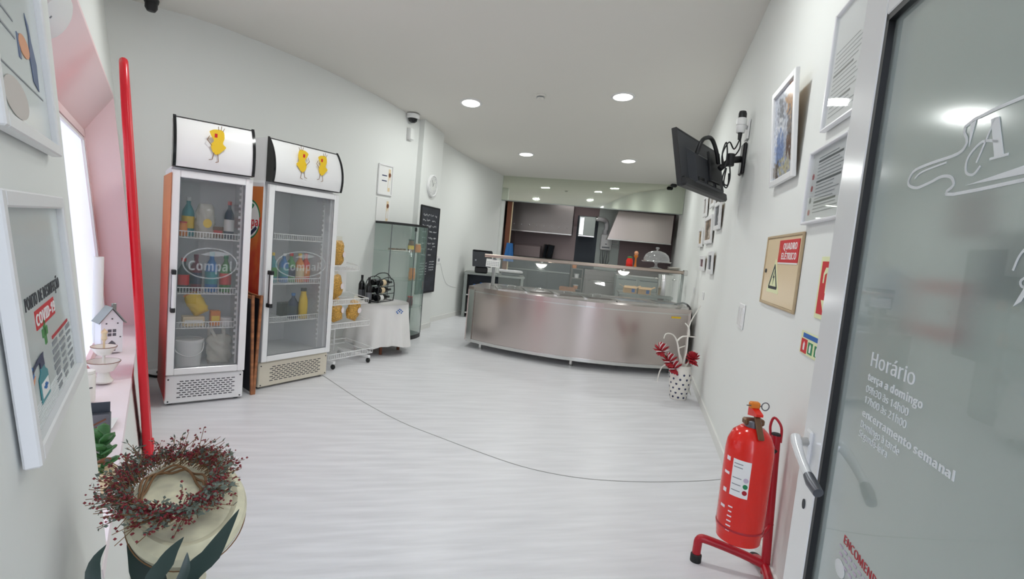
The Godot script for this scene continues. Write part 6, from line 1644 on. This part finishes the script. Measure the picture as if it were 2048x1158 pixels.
	part(d, "lock_hole", prism(PackedVector2Array(oval(0.007, 0.010, 14)), 0.002), "ink", Vector3(-1.118, 0.985, 0.0))
	for y in [0.3, 1.0, 1.75]: part(d, "hinge", cyl(0.012, 0.10, 12, 0.002), "whitemetal", Vector3(x1 + 0.008, y, -0.02))

# ------------------------------------------------------------------ posters, plant stand, wreath, plant
func poster(label, x, y, w, h, tall):
	var t = thing("framed_poster", label, "poster", FW * Transform3D(Basis.IDENTITY, Vector3(x, y, 0.004)))
	part(t, "frame", frame_mesh(w, h, 0.026, 0.022), "white")
	part(t, "sheet", box(w - 0.05, h - 0.05, 0.006, 0), "posterpaper", Vector3(0, 0, 0.006))
	return t

func build_foreground():
	var t
	# the wall's x runs away from the camera, which is left to right for someone in the room
	t = poster("framed disinfection point poster with red heading on the pier wall", 1.275, -0.195, 0.58, 0.41, true)
	text(t, "PONTO DE DESINFEÇÃO", 0.022, "ink", -0.005, 0.024, 0.0095, 0, 1.02, true)
	var rb = part(t, "red_banner", box(0.19, 0.033, 0.001, 0), "signred", Vector3(-0.02, -0.012, 0.0095))
	text(rb, "COVID-19", 0.021, "paper", 0, 0, 0.001, 0, 1.5, true)
	part(t, "green_cross", boxes([[Vector3(0.05, 0.015, 0.001), Vector3.ZERO], [Vector3(0.018, 0.045, 0.001), Vector3.ZERO]]), "green", Vector3(-0.05, -0.042, 0.0095))
	var bt = part(t, "bottle_print", prism(PackedVector2Array([Vector2(-0.04, -0.13), Vector2(0.035, -0.13), Vector2(0.035, -0.03), Vector2(0.015, -0.01), Vector2(0.015, 0.005), Vector2(-0.02, 0.005), Vector2(-0.02, -0.01), Vector2(-0.04, -0.03)]), 0.001), "teal", Vector3(-0.115, -0.092, 0.0095), Basis.from_scale(Vector3(1.05, 0.42, 1)))
	part(bt, "bottle_label", box(0.06, 0.06, 0.001, 0), "paper", Vector3(0.0, -0.085, 0.001))
	part(bt, "bottle_cross", boxes([[Vector3(0.03, 0.008, 0.001), Vector3.ZERO], [Vector3(0.01, 0.024, 0.001), Vector3.ZERO]]), "blue", Vector3(0.0, -0.078, 0.002))
	part(bt, "pump_print", prism(PackedVector2Array([Vector2(-0.02, 0.004), Vector2(0.015, 0.004), Vector2(0.012, 0.035), Vector2(0.016, 0.055), Vector2(-0.03, 0.05), Vector2(-0.085, 0.03), Vector2(-0.085, 0.015), Vector2(-0.05, 0.03), Vector2(-0.02, 0.03)]), 0.001), "darkblue", Vector3(0, 0, 0.0005))
	part(t, "drop_print", prism(PackedVector2Array(oval(0.008, 0.012, 12)), 0.001), "blue", Vector3(-0.195, -0.085, 0.0095))
	part(t, "hand_print", prism(PackedVector2Array(smooth([Vector2(-0.12, -0.15), Vector2(-0.05, -0.115), Vector2(-0.01, -0.08), Vector2(0.0, -0.062), Vector2(-0.02, -0.066), Vector2(-0.06, -0.095), Vector2(-0.12, -0.115)], 3)), 0.001), "skin", Vector3(-0.18, -0.065, 0.0095), Basis.from_scale(Vector3(0.9, 0.42, 1)))
	var marks = []
	var rng := RandomNumberGenerator.new()
	rng.seed = 8
	for r in 7:
		for c in 3: marks.append([Vector3(rng.randf_range(0.04, 0.07), rng.randf_range(0.005, 0.010), 0.001), Vector3(0.03 + c * 0.085, -0.078 - r * 0.0145, 0.0095)])
	part(t, "small_pictures", boxes(marks), "greyink")
	part(t, "small_heading", box(0.20, 0.006, 0.001, 0), "redink", Vector3(0.11, -0.066, 0.0095))
	var waves = []
	for r in 9: waves.append([Vector3(0.30, 0.0016, 0.001), Vector3(-0.09 + 0.006 * r, -0.140 - r * 0.0045, 0.0093)])
	part(t, "wave_lines", boxes(waves), "film")
	t = poster("framed hand washing poster higher on the pier wall", 1.36, 0.42, 0.56, 0.63, false)
	part(t, "dispenser_print", prism(PackedVector2Array([Vector2(0.13, -0.14), Vector2(0.18, -0.17), Vector2(0.19, -0.02), Vector2(0.16, 0.08), Vector2(0.15, 0.16), Vector2(0.12, 0.20), Vector2(0.14, 0.10), Vector2(0.12, -0.02)]), 0.001), "inkblue", Vector3(-0.02, -0.125, 0.0095), Basis.from_scale(Vector3(1, 0.38, 1)))
	part(t, "hand_print", prism(PackedVector2Array(oval(0.05, 0.035, 16)), 0.001), "skin", Vector3(0.05, -0.125, 0.0095), Basis.from_scale(Vector3(1, 0.6, 1)))
	part(t, "sleeve_print", box(0.02, 0.045, 0.001, 0), "inkblue", Vector3(0.0, -0.135, 0.0095))
	part(t, "printed_lines", boxes([[Vector3(0.2, 0.004, 0.001), Vector3(-0.13, -0.10, 0)], [Vector3(0.2, 0.004, 0.001), Vector3(-0.13, -0.13, 0)], [Vector3(0.4, 0.003, 0.001), Vector3(0.0, -0.20, 0)]]), "greyink", Vector3(0, 0, 0.0095))
	part(t, "basin_print", prism(PackedVector2Array(oval(0.10, 0.035, 24)), 0.001), "basin", Vector3(-0.09, -0.245, 0.0095))
	# plant stand: an oval top on a turned pedestal
	var v = Vector3(-0.55, 0, -0.835); var r = Vector3(0.835, 0, -0.55)
	var SB = Basis(r, Vector3.UP, -v)
	var SP = Vector3(-0.650, 0, -1.05)
	t = thing("plant_stand", "cream antique pedestal stand with oval moulded top carrying the wreath", "pedestal stand", Transform3D(SB, SP))
	part(t, "moulded_top", lathe([[0, 0.805], [0.078, 0.806], [0.092, 0.815], [0.106, 0.825], [0.110, 0.836], [0.106, 0.844], [0.098, 0.847], [0.092, 0.852], [0.086, 0.850], [0.082, 0.847], [0, 0.847]], 56, 1.0, 2.15), "antique")
	part(t, "gilt_line", tube(oval_points(0.1085, 0.233, 0.826, 56), 0.0012, 5, true), "twig")
	part(t, "pedestal", lathe([[0, 0.03], [0.075, 0.03], [0.05, 0.07], [0.035, 0.12], [0.045, 0.22], [0.05, 0.35], [0.035, 0.5], [0.028, 0.6], [0.04, 0.66], [0.03, 0.70], [0.045, 0.76], [0.07, 0.806], [0, 0.806]], 28), "antique")
	part(t, "base_plate", lathe([[0, 0], [0.085, 0], [0.09, 0.015], [0.08, 0.03], [0, 0.032]], 32), "antique")
	# wreath
	t = thing("berry_wreath", "dried wreath of dark red berries and grey-green sprigs on the stand", "wreath", Transform3D(SB, SP + Vector3(0, 0.848, 0) + r * -0.030 + v * 0.018))
	rng.seed = 4
	var st = begin(false)
	for k in 3:
		var ring = []
		for i in 40:
			var a = TAU * i / 40.0
			var q = 1.0 + 0.05 * sin(a * 3 + k)
			ring.append(Vector3((0.052 + 0.004 * k) * cos(a) * q, 0.010 + 0.007 * sin(a * 5.0 + k * 1.3) + 0.002 * k, (0.105 + 0.006 * k) * sin(a) * q))
		add_tube(st, ring, 0.0027, 5, true)
	part(t, "twig_ring", done(st), "twig")
	var sl = begin(); var sb = begin(); var ss = begin(false)
	for i in 420:
		var a = rng.randf() * TAU
		var base = Vector3(0.068 * cos(a), 0.012 + rng.randf() * 0.015, 0.125 * sin(a))
		var out = Vector3(cos(a) * 1.3, 0, sin(a)).normalized()
		var tang = Vector3(-sin(a) * 0.068, 0, cos(a) * 0.125).normalized()
		var dir = (out * rng.randf_range(0.2, 1.0) + tang * rng.randf_range(-0.2, 1.0) + Vector3(0, rng.randf_range(-0.05, 0.75), 0)).normalized()
		var L = rng.randf_range(0.035, 0.085)
		var tip = base + dir * L
		tip.y = maxf(tip.y, 0.004)
		var mid = base.lerp(tip, 0.5) + Vector3(0, 0.006, 0)
		add_tube(ss, [base, mid, tip], 0.0008, 3, false, false)
		var kind = rng.randf()
		for k in 9:
			var f = rng.randf_range(0.25, 1.0)
			var p = base.lerp(mid, f * 2) if f < 0.5 else mid.lerp(tip, f * 2 - 1)
			var dv = Vector3(rng.randf_range(-1, 1), rng.randf_range(-0.4, 1), rng.randf_range(-1, 1)).normalized()
			if kind < 0.62 and k < 7:
				var c = p + dv * rng.randf_range(0.003, 0.011)
				c.y = maxf(c.y, 0.004)
				var rr = rng.randf_range(0.0019, 0.0033)
				var o = [Vector3(rr, 0, 0), Vector3(0, 0, rr), Vector3(-rr, 0, 0), Vector3(0, 0, -rr)]
				for q in 4:
					face(sb, [c + o[q], c + o[(q + 1) % 4], c + Vector3(0, rr, 0)], c)
					face(sb, [c + o[q], c + o[(q + 1) % 4], c - Vector3(0, rr, 0)], c)
			else:
				var s = dv.cross(dir).normalized() * 0.0030
				var e = p + dv * rng.randf_range(0.008, 0.016)
				quadv(sl, p, p.lerp(e, 0.5) + s, e, p.lerp(e, 0.5) - s)
	tag(part(t, "sprig_stems", done(ss), "twig"), "", "", "", "stuff")
	tag(part(t, "sprig_leaves", done(sl), "sprig"), "", "", "", "stuff")
	tag(part(t, "berries", done(sb), "berry"), "", "", "", "stuff")
	# long dark leaves of the plant in front of the stand
	t = thing("sword_leaf_plant", "potted plant with long dark sword-shaped leaves below the stand top", "plant", Transform3D(Basis.IDENTITY, Vector3(-0.45, 0, -0.82)))
	part(t, "pot", lathe([[0, 0], [0.075, 0], [0.09, 0.20], [0.098, 0.20], [0.098, 0.225], [0.086, 0.225], [0.08, 0.19], [0, 0.19]], 28), "antique")
	part(t, "soil", lathe([[0, 0.196], [0.08, 0.19]], 20), "brown")
	var o0 = Vector3(-0.45, 0, -0.82)
	var tips = [[Vector3(-0.437, 0.950, -0.850), Vector3(-0.475, 0.872, -0.842), Vector3(-0.512, 0.80, -0.82), 0.017], [Vector3(-0.519, 0.903, -0.83), Vector3(-0.537, 0.868, -0.815), Vector3(-0.552, 0.80, -0.80), 0.014], [Vector3(-0.506, 0.883, -0.82), Vector3(-0.502, 0.86, -0.81), Vector3(-0.505, 0.80, -0.80), 0.008], [Vector3(-0.705, 0.80, -0.95), Vector3(-0.665, 0.768, -0.935), Vector3(-0.60, 0.66, -0.90), 0.022], [Vector3(-0.628, 0.897, -0.80), Vector3(-0.637, 0.86, -0.785), Vector3(-0.625, 0.76, -0.79), 0.011], [Vector3(-0.655, 0.83, -0.77), Vector3(-0.652, 0.80, -0.77), Vector3(-0.63, 0.70, -0.78), 0.014], [Vector3(-0.63, 0.79, -0.93), Vector3(-0.62, 0.74, -0.92), Vector3(-0.59, 0.62, -0.88), 0.016]]
	for e in tips:
		var root = Vector3(-0.45, 0.19, -0.82) + (e[2] - o0) * Vector3(0.3, 0, 0.3)
		part(t, "leaf", sword([root - o0, root.lerp(e[2], 0.55) - o0, e[2] - o0, e[1] - o0, e[0] - o0], e[3]), "leaf")

func oval_points(a, b, y, n):
	var p = []
	for i in n: p.append(Vector3(a * cos(TAU * i / n), y, b * sin(TAU * i / n)))
	return p

# a long leaf with a folded middle that tapers to a point
func sword(line, w) -> ArrayMesh:
	var pts = smooth(line, 5)
	var st = begin(false)
	var L = []; var R = []; var Mi = []
	for i in pts.size():
		var d = (pts[mini(i + 1, pts.size() - 1)] - pts[maxi(i - 1, 0)]).normalized()
		var view = (Vector3(0.53, 1.3, 0.8)).normalized()
		var s = d.cross(view).normalized()
		var f = float(i) / (pts.size() - 1)
		var ww = w * (0.75 + 0.25 * sin(PI * f)) * minf(1.0, (1.0 - f) * 4.0 + 0.03)
		L.append(pts[i] - s * ww); R.append(pts[i] + s * ww); Mi.append(pts[i] - view * ww * 0.25)
	for i in pts.size() - 1:
		quadv(st, L[i], Mi[i], Mi[i + 1], L[i + 1])
		quadv(st, Mi[i], R[i], R[i + 1], Mi[i + 1])
	return done(st)
